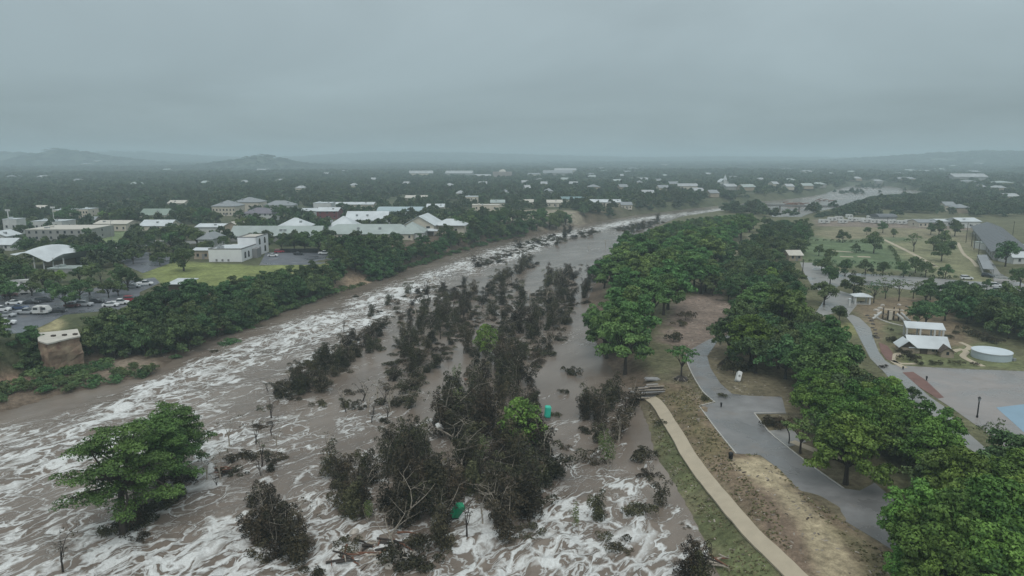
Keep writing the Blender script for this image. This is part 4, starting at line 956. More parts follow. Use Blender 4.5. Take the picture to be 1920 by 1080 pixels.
    b(52, 168, 452, 26, 6.2, 1, 'flat', W_GREY, R_CREAM, 'long pale concrete building with a flat weathered roof', nw=9, shadow=22, yaw=3)
    b(60, 118, 430, 14, 5, 1.5, 'flat', W_WHITE, R_WHITE, 'low white block behind the long concrete building', nw=3, shadow=6)
    b(8, 34, 440, 8, 9, 1, 'flat', W_WHITE, R_WHITE, 'narrow white block standing beside the tall white post', nw=2, shadow=12)
    b(-30, 12, 454, 12, 3.2, 2.4, 'gable_y', W_WHITE, R_WHITE, 'small white pitched-roof house at the edge of the dark oaks', nw=2, shadow=25)
    b(-20, 22, 470, 12, 3.0, 2.4, 'gable_x', W_WHITE, R_WHITE, 'white-roofed shed just in front of the small white house', nw=2, shadow=20)
    b(126, 152, 492, 10, 3.5, .8, 'shed', W_WHITE, R_WHITE, 'small pale-roofed outbuilding beside the swooping white canopy', nw=1, shadow=14)
    b(90, 150, 512, 8, 1.6, .5, 'flat', W_GREY, R_PALE, 'low pale green flat roof behind the parking trees', nw=0, shadow=14, door=False)
    b(316, 350, 545, 8, 2.2, .5, 'shed', W_DARK, R_WHITE, 'dark shelter with a narrow white roof edge above the riverbank trees', nw=0, shadow=12, door=False)
    b(165, 178, 424, 8, 4, 2, 'gable_x', W_TAN, R_GREY, 'little tan house left of the cream flat-walled building', nw=1, shadow=12)
    for u0, u1, v, rm, lb in ((885, 936, 401, R_CREAM, 'pale concrete building with a dark doorway above the river bend'), (1052, 1100, 381, R_TEAL, 'long teal-roofed shed across the river bend'), (1102, 1132, 387, R_WHITE, 'bright white roof right of the teal-roofed shed'),
                              (1134, 1164, 387, R_WHITE, 'second white roof farther along from the teal-roofed shed'), (1026, 1054, 388, R_CREAM, 'cream low building left of the teal-roofed shed'), (982, 1000, 387, R_CREAM, 'small cream roof in the clearing above the river'),
                              (760, 800, 378, R_CREAM, 'tan-roofed house beyond the pale blue hall'), (872, 896, 382, R_WHITE, 'small white roof beyond the concrete building'), (920, 946, 388, R_PALE, 'pale green roof beside the clearing'), (315, 345, 389, R_CREAM, 'small cream roof above the dark oaks'),
                              (800, 832, 397, R_WHITE, 'thin white roof beyond the cream gabled house'), (1165, 1185, 392, R_GREY, 'grey roof at the end of the white roofs'), (100, 128, 412, R_WHITE, 'white roof beyond the long concrete building'), (150, 166, 410, R_WHITE, 'tiny white roof beyond the long concrete building'), (60, 85, 400, R_CREAM, 'cream roof far beyond the tall white post')):
        b(u0, u1, v, 14, 4.0 if 'concrete' not in lb else 7, 2.2, 'gable_x' if 'concrete' not in lb else 'flat', W_CREAM, rm, lb, nw=3, shadow=30)
    # swooping white canopy
    p = gr(78, 506); s = ppm(*p); o = thing('canopy_pavilion', 'open pavilion under a swooping white tensile canopy', 'pavilion', p, R(-8)); W = 110 / s; D = 26
    nx, ny = 22, 10; vs = []
    for j in range(ny + 1):
        for i in range(nx + 1):
            a_, c_ = i / nx, j / ny; x = (a_ - .5) * W; y = c_ * D
            z = 4.6 + 4.2 * math.exp(-((a_ - .28) / .2) ** 2) * (.35 + .65 * math.sin(math.pi * min(1, c_ * .9 + .1))) + 3.2 * max(0, a_ - .72) ** 1.2 * 3.0 - 1.2 * math.exp(-((a_ - .7) / .12) ** 2) + 1.3 * max(0, .12 - a_) * 8
            vs.append((x + (c_ - .5) * 3, y * (.75 + .25 * math.cos((a_ - .35) * 2.4)), z))
    k = len(vs); vs += [(x, y, z - .15) for x, y, z in vs]; fs = []
    for j in range(ny):
        for i in range(nx):
            q = j * (nx + 1) + i; fs += [(q, q + 1, q + nx + 2, q + nx + 1), (k + q, k + q + nx + 1, k + q + nx + 2, k + q + 1)]
    for i in range(nx): fs += [(i, k + i, k + i + 1, i + 1)]
    MB().add(vs, fs).build('canopy', R_WHITE, o)
    for x in (-W * .38, -W * .2, -W * .02, W * .16, W * .36):
        for y in (2.0, D * .65): MB().tube([(x, y, -.5), (x, y, 4.9)], .28, 6).build('column', W_WHITE, o)
    MB().box(-W * .3, W * .1, D * .35, D * .6, -.3, 3.2).build('inner_wall', W_TAN, o)
    SHADOWS.append((p.x, p.y, W * .5, D, 30)); LM('swooping white canopy', 80, 485)
    # tall white post, light poles
    for u, v, h, nm, lab, m_ in ((20, 440, 14, 'sign_post', 'tall white post beside the street at the edge of town', W_WHITE), (103, 428, 13, 'street_lamp', 'white-headed street lamp beyond the long concrete building', W_WHITE)):
        p = gr(u, v); o = thing(nm, lab, 'post', p); MB().tube([(0, 0, -.5), (0, 0, h)], .35 if nm == 'sign_post' else .15, 7).build('pole', m_, o)
        MB().box(-1.4, 1.4, -.25, .25, h, h + 1.1).build('head', m_, o); LM(lab, u, v)
    p = gr(91, 560); o = thing('light_pole', 'slim grey light pole in the riverside car park', 'light pole', p); MB().tube([(0, 0, -.3), (0, 0, 5.6)], [.11, .07], 7).build('pole', M_METAL, o); MB().box(-.1, .9, -.15, .15, 5.6, 5.75).build('lamp_head', M_METAL, o); LM('grey light pole', 91, 548)
    p = gr(211, 452); o = thing('light_pole', 'tall thin pole on the small town lawn', 'light pole', p); MB().tube([(0, 0, -.3), (0, 0, 11)], [.16, .09], 7).build('pole', M_METAL, o); MB().box(-.2, 1.2, -.15, .15, 11, 11.2).build('lamp_head', M_METAL, o)
    # long black fence / wall at the rear of the asphalt lot
    p = gr(574, 474); o = thing('screen_wall', 'low black wall along the back of the empty asphalt lot', 'wall', p); s = ppm(*p)
    for i in range(9): MB().box(-50 / s + i * 100 / s / 9 + .03, -50 / s + (i + 1) * 100 / s / 9 - .03, 0, .3, -.3, 2.0).build('panel', M_BLACK, o)
    LM('black lot wall', 575, 470)
    # stepped rock outcrop / old masonry block on the bank
    P = [tuple(at(u, v, 8.3)) for u, v in ((74, 638), (72, 625), (106, 622), (142, 618), (148, 630), (128, 634), (104, 640), (90, 643))]
    cx, cy = np.mean([q[0] for q in P]), np.mean([q[1] for q in P]); o = thing('masonry_block', 'ruined tan masonry block with a flat pale top on the eroded riverbank', 'ruin', (cx, cy, 0))
    loc = [(a - cx, c_ - cy) for a, c_ in P]; ar = sum(loc[i - 1][0] * loc[i][1] - loc[i - 1][1] * loc[i][0] for i in range(len(loc)))
    if ar < 0: loc = loc[::-1]
    rj = random.Random(8); ring = []
    for i in range(len(loc)):
        a, b_ = np.array(loc[i]), np.array(loc[(i + 1) % len(loc)]); k_ = max(1, int(np.linalg.norm(b_ - a) / .9)); ring += [a + (b_ - a) * j / k_ for j in range(k_)]
    vs = []; nr = len(ring); nh = 9; prof = [rj.uniform(-.25, .25) for _ in ring]
    for h in range(nh):
        for j, q in enumerate(ring): f_ = 1.02 + .05 * math.sin(h * 1.3 + j * .4) * (h < nh - 1) + (.1 * (1 - h / nh)) ; vs.append((q[0] * f_ + rj.uniform(-.14, .14), q[1] * f_ + rj.uniform(-.14, .14) + prof[j], -.5 + 8.5 * h / (nh - 1) + (rj.uniform(-.3, .3) if 0 < h < nh - 1 else 0)))
    fs = [(h * nr + j, h * nr + (j + 1) % nr, (h + 1) * nr + (j + 1) % nr, (h + 1) * nr + j) for h in range(nh - 1) for j in range(nr)] + [tuple((nh - 1) * nr + j for j in range(nr))]
    MB().add(vs, fs).build('wall', mat('stained_masonry', (.15, .085, .065), .9, .3, .4, .7, col2=(.33, .26, .18)), o)
    MB().prism([(a * 1.07, c_ * 1.1) for a, c_ in loc], 8.01, 8.35).build('cap', R_CREAM, o)
    for x, y in ((-1.5, 0), (.8, .8), (3, 1.6)): MB().box(x, x + .9, y - .4, y + .3, 8.36, 8.75).build('broken_slab', W_DARK, o)
    LM('ruined masonry block', 110, 650)

FAR = [(20, 337, 22), (75, 337, 14), (155, 309, 18), (175, 303, 12), (310, 321, 12), (490, 321, 26), (520, 345, 10), (610, 330, 10), (645, 325, 12), (700, 342, 9), (790, 332, 52), (860, 332, 60), (905, 334, 36), (940, 328, 40), (1060, 325, 48), (1045, 331, 64), (1000, 331, 26),
       (1012, 343, 18), (1138, 324, 20), (1180, 326, 26), (1110, 336, 16), (1112, 331, 12), (1160, 346, 18), (1205, 342, 22), (1250, 334, 20), (1330, 330, 22), (1200, 349, 14), (1290, 357, 44), (1245, 361, 22), (1215, 369, 26), (1170, 359, 18), (1115, 359, 24), (985, 349, 14), (990, 361, 12), (1030, 365, 18),
       (1020, 352, 14), (1265, 352, 22), (1372, 358, 26), (1405, 359, 28), (1482, 358, 16), (1515, 356, 22), (1542, 353, 18), (1487, 344, 12), (1455, 352, 12), (1310, 364, 26), (1340, 369, 20), (1165, 334, 12), (1235, 345, 12), (1190, 318, 14), (1250, 310, 16), (1380, 338, 14), (1430, 342, 12), (1130, 318, 10),
       (1820, 341, 74), (1822, 347, 28), (1884, 349, 36), (1712, 322, 20), (1738, 324, 22), (1768, 320, 14), (1790, 313, 14), (1832, 325, 18), (1690, 330, 16), (1700, 341, 40), (1650, 345, 16), (1610, 340, 14), (1770, 300, 12), (1840, 308, 12), (1560, 330, 14), (1600, 326, 12), (1900, 375, 30), (1782, 394, 22), (1806, 399, 28), (1880, 360, 14), (1845, 358, 10), (1480, 320, 12), (1520, 325, 12),
       (455, 348, 14), (840, 356, 16), (905, 352, 18), (860, 370, 14), (760, 352, 12), (560, 362, 14), (660, 356, 12), (250, 352, 10), (140, 345, 10), (380, 350, 10), (950, 368, 16), (1075, 352, 18), (1060, 342, 16)]
def build_far_town():
    rr = random.Random(5); R_HAZED = mat('hazed_white_roof', (.36, .38, .39), .6, .2, .1); rm = [R_HAZED, R_HAZED, R_GREY, R_PALE, R_HAZED]; wm_ = [W_TAN, W_CREAM, W_GREY]  # far white roofs dimmed in colour, distance haze painted in
    for u, v, w in FAR:
        p = gr(u, v + 1); s = ppm(*p); W = w * .85 / s; big = W > 60
        wh = 8.5 if big else 4.5; D = min(60, max(12, W * .45)); D = max(D, p.y * .022)
        o = thing('far_house' if not big else 'far_hall', '', 'house' if not big else 'hall', (p.x, p.y, p.z + (2.5 if p.y > 900 else .5)), R(rr.uniform(-9, 9)), 'distant pale-roofed houses')
        r1 = rr.choice(rm); kd = rr.choice(['gable_x', 'hip', 'gable_x'])
        mb = MB(); wall_body(mb, W, D, wh, W * .0 + 3.2, kd); mb.build('wall', rr.choice(wm_), o)
        mb = MB(); roof_body(mb, W, D, wh, 3.2 + (3 if big else 0), kd); mb.build('roof', r1, o)
        SHADOWS.append((p.x, p.y, W / 2 + 3, D, 18 + p.y * .035))
        rn = {R_HAZED.name: 'white-roofed', R_GREY.name: 'grey-roofed', R_PALE.name: 'pale green-roofed', R_CREAM.name: 'cream-roofed'}[r1.name]
        REG.append((o, f"distant {rn} {'hall' if big else 'house'}", u, v, None))
    # white steeple and the domed hall
    p = gr(1358, 350); o = thing('church', 'far white church with a pointed steeple above the trees', 'church', (p.x, p.y, p.z), 0)
    MB().box(-7, 7, 0, 22, -1, 8).build('nave', W_WHITE, o); mb = MB(); roof_body(mb, 14, 22, 8, 5, 'gable_y'); mb.build('roof', R_WHITE, o)
    MB().box(-2.4, 2.4, -5, 0, -1, 12).build('tower', W_WHITE, o); MB().tube([(0, -2.5, 12), (0, -2.5, 21)], [3.6, .1], 4).build('steeple', R_WHITE, o)
    SHADOWS.append((p.x, p.y, 14, 20, 160)); LM('white steeple church', 1358, 348)
    p = gr(942, 333); o = thing('domed_hall', 'far pinkish hall with a shallow dome', 'hall', (p.x, p.y, p.z), 0); s = ppm(*p); W = 36 / s
    MB().box(-W/2, W/2, 0, 50, -1, 14).build('wall', mat('pink_stone_wall', (.30, .25, .23), .9, .1, .1), o); MB().tube([(0, 20, 14), (0, 20, 17), (0, 20, 20), (0, 20, 21)], [W * .2, W * .18, W * .1, .2], 12).build('dome', R_CREAM, o)
    SHADOWS.append((p.x, p.y, W / 2, 50, 250)); LM('domed pink hall', 942, 328)

# ---------------------------------------------------------------- vehicles
PAINT = {}
def paint(nm, c):
    if nm not in PAINT: PAINT[nm] = mat('car_paint_' + nm, c, .3, .04, .5, 0, .6)
    return PAINT[nm]
def _loft(secs):
    """secs: list of (x, half width low, z0, half width top, z1)"""
    vs = []; fs = []
    for x, w0, z0, w1, z1 in secs: vs += [(x, -w0, z0), (x, w0, z0), (x, w1, z1), (x, -w1, z1)]
    n_ = len(secs)
    for i in range(n_ - 1):
        q = 4 * i; r_ = q + 4
        fs += [(q, q + 1, r_ + 1, r_), (q + 1, q + 2, r_ + 2, r_ + 1), (q + 2, q + 3, r_ + 3, r_ + 2), (q + 3, q, r_, r_ + 3)]
    fs += [(3, 2, 1, 0), (4 * n_ - 4, 4 * n_ - 3, 4 * n_ - 2, 4 * n_ - 1)]
    return MB().add(vs, fs)
CARM = {}
def car_meshes(style):
    if style in CARM: return CARM[style]
    if style == 'sedan':
        body = _loft([(-2.3, .78, .35, .72, .78), (-2.2, .88, .28, .84, .92), (-1.2, .9, .25, .86, .98), (.9, .9, .25, .86, .95), (1.9, .88, .28, .8, .82), (2.3, .74, .35, .66, .66)])
        cab = _loft([(-1.75, .76, .95, .70, .98), (-1.05, .8, .96, .62, 1.38), (.1, .8, .96, .62, 1.42), (1.0, .78, .93, .7, .97)]); roof = _loft([(-1.05, .6, 1.39, .56, 1.43), (.1, .6, 1.42, .56, 1.47)])
    elif style == 'suv':
        body = _loft([(-2.35, .85, .4, .8, 1.0), (-2.25, .93, .32, .9, 1.1), (1.1, .93, .3, .9, 1.1), (2.1, .9, .34, .82, .98), (2.35, .8, .42, .72, .8)])
        cab = _loft([(-2.25, .84, 1.1, .74, 1.16), (-2.05, .85, 1.1, .72, 1.68), (.3, .85, 1.1, .72, 1.7), (1.15, .82, 1.08, .76, 1.12)]); roof = _loft([(-2.05, .7, 1.69, .66, 1.76), (.3, .7, 1.71, .66, 1.77)])
    else:
        body = _loft([(-2.7, .88, .45, .86, .95), (-2.6, .94, .4, .92, 1.05), (-.6, .94, .38, .92, 1.05), (1.5, .94, .38, .9, 1.08), (2.4, .9, .42, .84, 1.0), (2.7, .8, .5, .72, .8)])
        cab = _loft([(-.75, .84, 1.06, .8, 1.1), (-.6, .85, 1.06, .74, 1.72), (.7, .85, 1.06, .74, 1.74), (1.4, .82, 1.06, .76, 1.12)]); roof = _loft([(-.6, .72, 1.73, .68, 1.8), (.7, .72, 1.75, .68, 1.8)])
    wheel = MB().tube([(0, -.11, 0), (0, .11, 0)], .34, 12); lamp = MB().box(-.05, .05, -.18, .18, -.08, .08)
    CARM[style] = [q.mesh(nn) for q, nn in ((body, 'body'), (cab, 'window_glass'), (roof, 'roof'), (wheel, 'wheel'), (lamp, 'headlight'))]
    CARM[style][1].materials.append(M_GLASS); CARM[style][3].materials.append(M_TYRE); CARM[style][4].materials.append(R_WHITE)
    CARM[style][0].materials.append(None); CARM[style][2].materials.append(None)
    return CARM[style]
def car(u, v, style, col, yaw, label, group, lm=False):
    p = gr(u, v); z = (ZL if p.z > 5.5 else ZR) + .06; o = thing({'sedan': 'parked_car', 'suv': 'parked_suv', 'pickup': 'pickup_truck'}[style], label, 'pickup truck' if style == 'pickup' else 'car', (p.x, p.y, z), R(yaw), group)
    B = car_meshes(style); L_ = {'sedan': 1.42, 'suv': 1.45, 'pickup': 1.75}[style]
    for i, nn in ((0, 'body'), (1, 'window_glass'), (2, 'roof')):
        q = link(nn, B[i], None, o)
        if i != 1: q.material_slots[0].link = 'OBJECT'; q.material_slots[0].material = paint(*col)
    for sx in (-L_, L_):
        for sy in (-.84, .84): q = link('wheel', B[3], None, o); q.location = (sx, sy, .34)
    for sy in (-.6, .6): q = link('headlight', B[4], None, o); q.location = (2.3 if style != 'pickup' else 2.66, sy, .68)
    if lm: LM(label, u, v)
    return o
WH = ('white', (.68, .70, .71)); SI = ('silver', (.36, .38, .40)); DK = ('dark_grey', (.03, .033, .04)); RD = ('red', (.30, .015, .035)); BR = ('maroon', (.10, .035, .035)); BL = ('blue', (.05, .08, .16))
def trailer(u, v, L_, yaw, label, group, h=2.6, m=None):
    p = gr(u, v); z = (ZL if p.x < 0 else ZR) + .05
    o = thing('travel_trailer', label, 'trailer', (p.x, p.y, z), R(yaw), group)
    _loft([(-L_/2, 1.15, .6, 1.1, h * .85), (-L_/2 + .35, 1.22, .5, 1.15, h + .45), (L_/2 - .8, 1.22, .5, 1.15, h + .4), (L_/2, 1.15, .7, 1.1, h * .62)]).build('body', m or W_WHITE, o)
    for i in range(2):
        x = -L_ * .28 + i * L_ * .5; MB().box(x - .6, x + .6, -1.26, -1.2, 1.5, 2.1).build('window', M_GLASS, o)
    MB().box(-.3 + L_ * .1, .4 + L_ * .1, -1.26, -1.2, .75, 2.5).build('door', M_TRIM, o)
    for sx in (-.5, .5):
        for sy in (-1.05, 1.05): w_ = MB().tube([(sx, sy - .12, .36), (sx, sy + .12, .36)], .36, 10).build('wheel', M_TYRE, o)
    MB().tube([(L_/2, 0, .6), (L_/2 + 1.1, 0, .5)], .06, 5).build('hitch', M_BLACK, o)
    return o
def build_vehicles():
    g = 'vehicles in the riverside car park'
    car(12, 609, 'suv', WH, 18, 'white SUV at the front edge of the riverside car park', g, True)
    car(4, 584, 'suv', WH, 8, 'white SUV cut by the view edge behind the front one', g)
    car(50, 589, 'pickup', SI, 4, 'silver pickup truck parked beside the white cargo trailer', g, True)
    p = trailer(80, 589, 4.4, 4, 'white box cargo trailer behind the silver pickup', g, 2.0); LM('white cargo trailer', 80, 588)
    car(60, 570, 'sedan', DK, 6, 'dark sedan in the car park behind the silver pickup', g)
    car(82, 567, 'suv', DK, 12, 'dark SUV beside the grey light pole', g)
    car(136, 576, 'sedan', BR, 2, 'maroon sedan under the car park tree', g, True)
    car(208, 575, 'sedan', WH, 10, 'white sedan half hidden by riverbank trees', g)
    car(247, 565, 'suv', RD, 6, 'bright red SUV at the far end of the car park', g, True)
    car(250, 540, 'sedan', SI, 16, 'silver sedan on the street behind the red SUV', g)
    car(272, 535, 'pickup', WH, 14, 'white pickup on the street beside the silver sedan', g)
    for i, (u, v, st, c, lb) in enumerate(((28, 571, 'sedan', WH, 'white sedan in the row before the dark sedan'), (14, 594, 'sedan', SI, 'silver sedan between the two white SUVs'), (108, 586, 'sedan', DK, 'dark sedan right of the white cargo trailer'), (160, 574, 'suv', SI, 'silver SUV right of the maroon sedan'), (182, 568, 'sedan', DK, 'dark sedan between the car park trees'), (38, 580, 'sedan', BL, 'blue sedan above the silver pickup'), (225, 571, 'pickup', WH, 'white pickup just left of the bright red SUV'), (20, 546, 'suv', WH, 'white SUV under the oaks at the top of the car park'))): car(u, v, st, c, random.Random(i).uniform(-8, 16), lb, g)
    trailer(46, 551, 8.0, 22, 'long white trailer under the car park oaks', g); trailer(38, 541, 7.0, 24, 'second white trailer, behind the long one under the oaks', g)
    car(20, 556, 'sedan', BR, 20, 'dark red sedan tucked beside the long white trailer', g)
    car(124, 506, 'sedan', WH, 0, 'white sedan beside the swooping canopy pavilion', g)
    car(512, 481, 'sedan', WH, 0, 'white car on the empty asphalt lot', g); car(524, 474, 'suv', RD, 20, 'red SUV at the corner of the asphalt lot', g); car(560, 478, 'sedan', DK, 4, 'dark sedan before the black lot wall', g)
    car(608, 477, 'pickup', WH, 2, 'white pickup near the end of the black lot wall', g)
    g = 'vehicles in the park'
    car(1812, 524, 'suv', WH, -10, 'white SUV driving on the park road', g, True)
    for a_ in ((1866, 538, 'suv', WH, -35, 'white SUV first in the small park lot'), (1874, 548, 'suv', SI, -35, 'silver SUV behind the first white one in the park lot'), (1892, 541, 'sedan', WH, -12, 'white sedan in the middle of the park lot'),
               (1894, 553, 'pickup', WH, -12, 'white pickup across the park lot'), (1882, 558, 'suv', DK, -14, 'dark SUV at the near side of the park lot'), (1908, 556, 'sedan', SI, -14, 'silver sedan at the park lot edge'), (1852, 520, 'suv', DK, -60, 'dark SUV parked below the long grey shelter')): car(*a_[:5], a_[5], g)
    g = 'white trailers at the far side of the park'
    rr = random.Random(3)
    RV = [(1545, 419, 20), (1560, 415, 17), (1573, 413, 15), (1580, 419, 17), (1592, 409, 13), (1598, 416, 16), (1612, 416, 20), (1625, 418, 22), (1640, 419, 17), (1655, 420, 19), (1672, 420, 19), (1690, 421, 17), (1703, 420, 16), (1718, 419, 18), (1735, 422, 16), (1750, 419, 16), (1632, 412, 14)]
    for i, (u, v, w) in enumerate(RV):
        q = gr(u, v); s = ppm(*q); o = trailer(u, v, w / s, rr.uniform(-14, 14), '', g, 2.9); REG.append((o, 'white travel trailer', u, v, None))

# ---------------------------------------------------------------- park structures
def build_park():
    # cabin with L-shaped metal roof
    p = gr(1741, 664); o = thing('park_cabin', 'rustic cabin with an angled white metal roof and stone walls beside the plaza', 'cabin', p, R(-13)); o.scale = (.8, .8, .8)
    mb = MB(); wall_body(mb, 10.5, 7.5, 2.5, 2.5, 'gable_x'); mb.build('wall', W_STONE, o)
    mb = MB(); roof_body(mb, 10.5, 7.5, 2.5, 2.5, 'gable_x', .9, .14); mb.build('roof', R_WHITE, o)
    mb = MB(); wall_body(mb, 4.2, 5.0, 2.4, 1.7, 'gable_y'); mb.v = [(x - 6.4, y - .6, z) for x, y, z in mb.v]; mb.build('wing_wall', W_TAN, o)
    mb = MB(); roof_body(mb, 4.2, 5.0, 2.4, 1.7, 'gable_y', .7, .14); mb.v = [(x - 6.4, y - .6, z) for x, y, z in mb.v]; mb.build('wing_roof', R_WHITE, o)
    mb = MB(); mb.add([(-8.3, -.64, 2.0), (-4.5, -.64, 2.0), (-6.4, -.64, 3.9), (-8.3, -.70, 2.0), (-4.5, -.70, 2.0), (-6.4, -.70, 3.9)], [(0, 1, 2), (5, 4, 3), (0, 3, 4, 1), (1, 4, 5, 2), (2, 5, 3, 0)]); mb.build('gable_panel', W_DARK, o)
    mb = MB(); wall_body(mb, 3.6, 3.5, 2.0, 1.3, 'gable_y'); mb.v = [(x + 4.3, y - 3.2, z) for x, y, z in mb.v]; mb.build('porch_wall', W_TAN, o)
    mb = MB(); roof_body(mb, 3.6, 3.5, 2.0, 1.3, 'gable_y', .6, .14); mb.v = [(x + 4.3, y - 3.2, z) for x, y, z in mb.v]; mb.build('porch_roof', W_DARK, o)
    MB().box(-2.6, -.4, -.1, .02, -.2, 2.2).build('door', W_DARK, o)
    for x in (.8, 2.0): f_ = MB().box(x, x + .8, -.05, .02, .9, 2.0).build('window', M_GLASS, o)
    MB().box(3.9, 4.7, -3.26, -3.19, .9, 1.9).build('window', M_GLASS, o)
    LM('rustic cabin', 1735, 650)
    p = gr(1731, 632); o = thing('park_pavilion', 'long open pavilion with a white metal roof behind the cabin', 'pavilion', p, R(-17)); o.scale = (.88, .88, .88)
    mb = MB(); mb.add([(-5.6, -2.0, 3.0), (5.6, -2.0, 3.0), (5.6, 2.2, 4.3), (-5.6, 2.2, 4.3), (-5.6, -2.0, 3.16), (5.6, -2.0, 3.16), (5.6, 2.2, 4.46), (-5.6, 2.2, 4.46)], [(0, 3, 2, 1), (4, 5, 6, 7), (0, 1, 5, 4), (1, 2, 6, 5), (2, 3, 7, 6), (3, 0, 4, 7)]); mb.build('roof', R_WHITE, o)
    for x in (-5.2, -1.4, 2.6, 5.0):
        for y, h in ((-1.7, 3.05), (1.9, 4.15)): MB().box(x - .25, x + .25, y - .25, y + .25, -.3, h).build('column', W_WHITE, o)
    MB().box(-4.8, 4.8, -1.5, 1.8, -.3, .12).build('floor_slab', M_KERB, o)
    for x in (-3.4, .6, 3.7): t_ = MB().box(x - .8, x + .8, -.35, .35, .7, .78).build('table', W_DARK, o); MB().box(x - .8, x + .8, -.8, -.55, .4, .46).build('bench', W_DARK, t_); MB().box(x - .1, x + .1, -.1, .1, .12, .7).build('leg', W_DARK, t_)
    LM('cabin pavilion', 1730, 612)
    p = gr(1617, 571); o = thing('picnic_shelter', 'small white-columned picnic shelter beside the curved park road', 'shelter', p, R(-10))
    mb = MB(); roof_body(mb, 5.2, 4.0, 2.6, 1.1, 'hip', .5); mb.build('roof', R_WHITE, o)
    for x in (-2.3, 2.3):
        for y in (.2, 3.8): MB().box(x - .28, x + .28, y - .28, y + .28, -.3, 2.6).build('column', W_WHITE, o)
    MB().box(-2.5, 2.5, 0, 4.0, -.3, .1).build('floor_slab', M_KERB, o); MB().box(-1, 1, 1.4, 2.2, .7, .8).build('table', W_DARK, o); MB().box(-.1, .1, 1.7, 1.9, .1, .7).build('table_leg', W_DARK, o)
    LM('white-columned picnic shelter', 1617, 562)
    p = gr(1592, 573); o = thing('gate_pillar', 'single white pillar beside the picnic shelter', 'pillar', p); MB().box(-.3, .3, -.3, .3, -.3, 2.2).build('shaft', W_WHITE, o); MB().box(-.42, .42, -.42, .42, 2.2, 2.45).build('cap', R_WHITE, o)
    # round water tank
    p = gr(1879, 679); o = thing('water_tank', 'round pale blue-white tank with a flat lid beside the plaza', 'tank', (p.x, p.y + 4, p.z), .2); o.scale = (.8, .8, .85)
    MB().tube([(0, 0, -.4), (0, 0, 2.0)], 5.45, 40).build('tank_wall', mat('tank_steel', (.42, .49, .53), .45, .06, .3, 0, .5), o)
    MB().tube([(0, 0, 2.0), (0, 0, 2.18)], 5.6, 40).build('rim', R_WHITE, o)
    MB().tube([(0, 0, 2.18), (0, 0, 2.22), (0, 0, 2.5)], [5.4, 5.4, .3], 40).build('lid', R_BLUE if False else mat('pale_lid', (.55, .62, .66), .5, .06, .3), o)
    MB().box(3.3, 4.1, -4.9, -4.2, -.3, .8).build('valve_box', M_METAL, o)
    LM('round tank', 1877, 670)
    # playground of timber posts with pale slide and boulders
    p = gr(1672, 600); o = thing('playground', 'timber playground frame with pale slides in a kerbed bed', 'playground', p, R(-20))
    for i, (x, y) in enumerate([(-2.6, -.6), (-1.2, -.8), (.4, -.6), (1.8, -.4), (-2.4, 1.4), (-1.0, 1.6), (.6, 1.6), (2.0, 1.4)]): MB().box(x - .13, x + .13, y - .13, y + .13, -.2, 3.2 if i % 3 else 3.9).build('post', W_DARK, o)
    for z in (1.5, 3.1): MB().box(-2.7, 2.1, -.9, 1.7, z, z + .12).build('deck', W_STONE, o)
    for x, y, q in ((-3.0, 0, -1), (2.4, .6, 1), (1.0, -1.2, 1)):
        MB().tube([(x, y, 2.3), (x + q * .9, y - .5, 1.6), (x + q * 2.0, y - 1.0, .5), (x + q * 2.6, y - 1.2, .3)], .38, 8).build('slide', W_WHITE, o)
    MB().box(-1.1, -.2, -1.6, -.8, .3, 3.0).build('climbing_panel', W_CREAM, o)
    LM('timber playground', 1670, 590)
    ribbon('garden_kerb', [(1640, 590), (1648, 598), (1670, 606), (1692, 611)], .7, M_KERB, .14, down=.3)
    # stone blocks beside the road
    rr = random.Random(2)
    bm_ = bmesh.new(); bmesh.ops.create_icosphere(bm_, subdivisions=2, radius=1)
    for v_ in bm_.verts: v_.co *= rr.uniform(.75, 1.1); v_.co.z *= .6
    rock = bpy.data.meshes.new('boulder'); bm_.to_mesh(rock); bm_.free(); rock.materials.append(mat('dark_rock', (.10, .09, .08), .9, .3, 2, .4))
    rock2 = rock.copy(); rock2.name = 'pale_boulder'; rock2.materials[0] = mat('pale_rock', (.42, .39, .35), .9, .25, 2, .4)
    for i, (u, v) in enumerate([(1630, 597), (1634, 602), (1637, 608), (1636, 615), (1641, 619), (1642, 626), (1639, 630), (1645, 634), (1700, 575), (1626, 592)]):
        p = gr(u, v); q = link('boulder', rock); q.location = p; q.scale = [rr.uniform(.45, .8)] * 3; q.rotation_euler.z = rr.random() * 6; tag(q, '', 'boulder', 'dark boulders beside the park road'); REG.append((q, 'dark boulder edging the park road', u, v, None))
    for i, (u, v, s) in enumerate([(1643, 583, 1.1), (1650, 579, 1.0), (1655, 573, .8), (1647, 588, .8), (1686, 572, .7), (1691, 583, .7), (1690, 597, .8), (1692, 590, .6)]):
        p = gr(u, v); q = link('boulder', rock2); q.location = p; q.scale = (s, s, s * 1.2); q.rotation_euler.z = rr.random() * 6; tag(q, '', 'boulder', 'pale boulders around the playground'); REG.append((q, 'pale boulder at the playground', u, v, None))
    # long warehouse with dark roof
    A, B = gr(1862, 488), gr(1824, 437); a2, b2 = np.array(A[:2]), np.array(B[:2]); L_ = np.linalg.norm(b2 - a2); ang = math.atan2(b2[1] - a2[1], b2[0] - a2[0]) - math.pi / 2
    o = thing('long_barn', 'long barn with a dark grey ribbed metal roof at the edge of the park', 'barn', A, ang); Wd = 15
    mb = MB(); wall_body(mb, Wd, L_, 4.6, 3.0, 'gable_y'); mb.v = [(x + Wd / 2, y, z) for x, y, z in mb.v]; mb.build('wall', W_GREY, o)
    mb = MB(); roof_body(mb, Wd, L_, 4.6, 3.0, 'gable_y', 1.4); mb.v = [(x + Wd / 2, y, z) for x, y, z in mb.v]; rf = mb.build('roof', R_DARK, o)
    k_ = 3.0 / (Wd / 2)
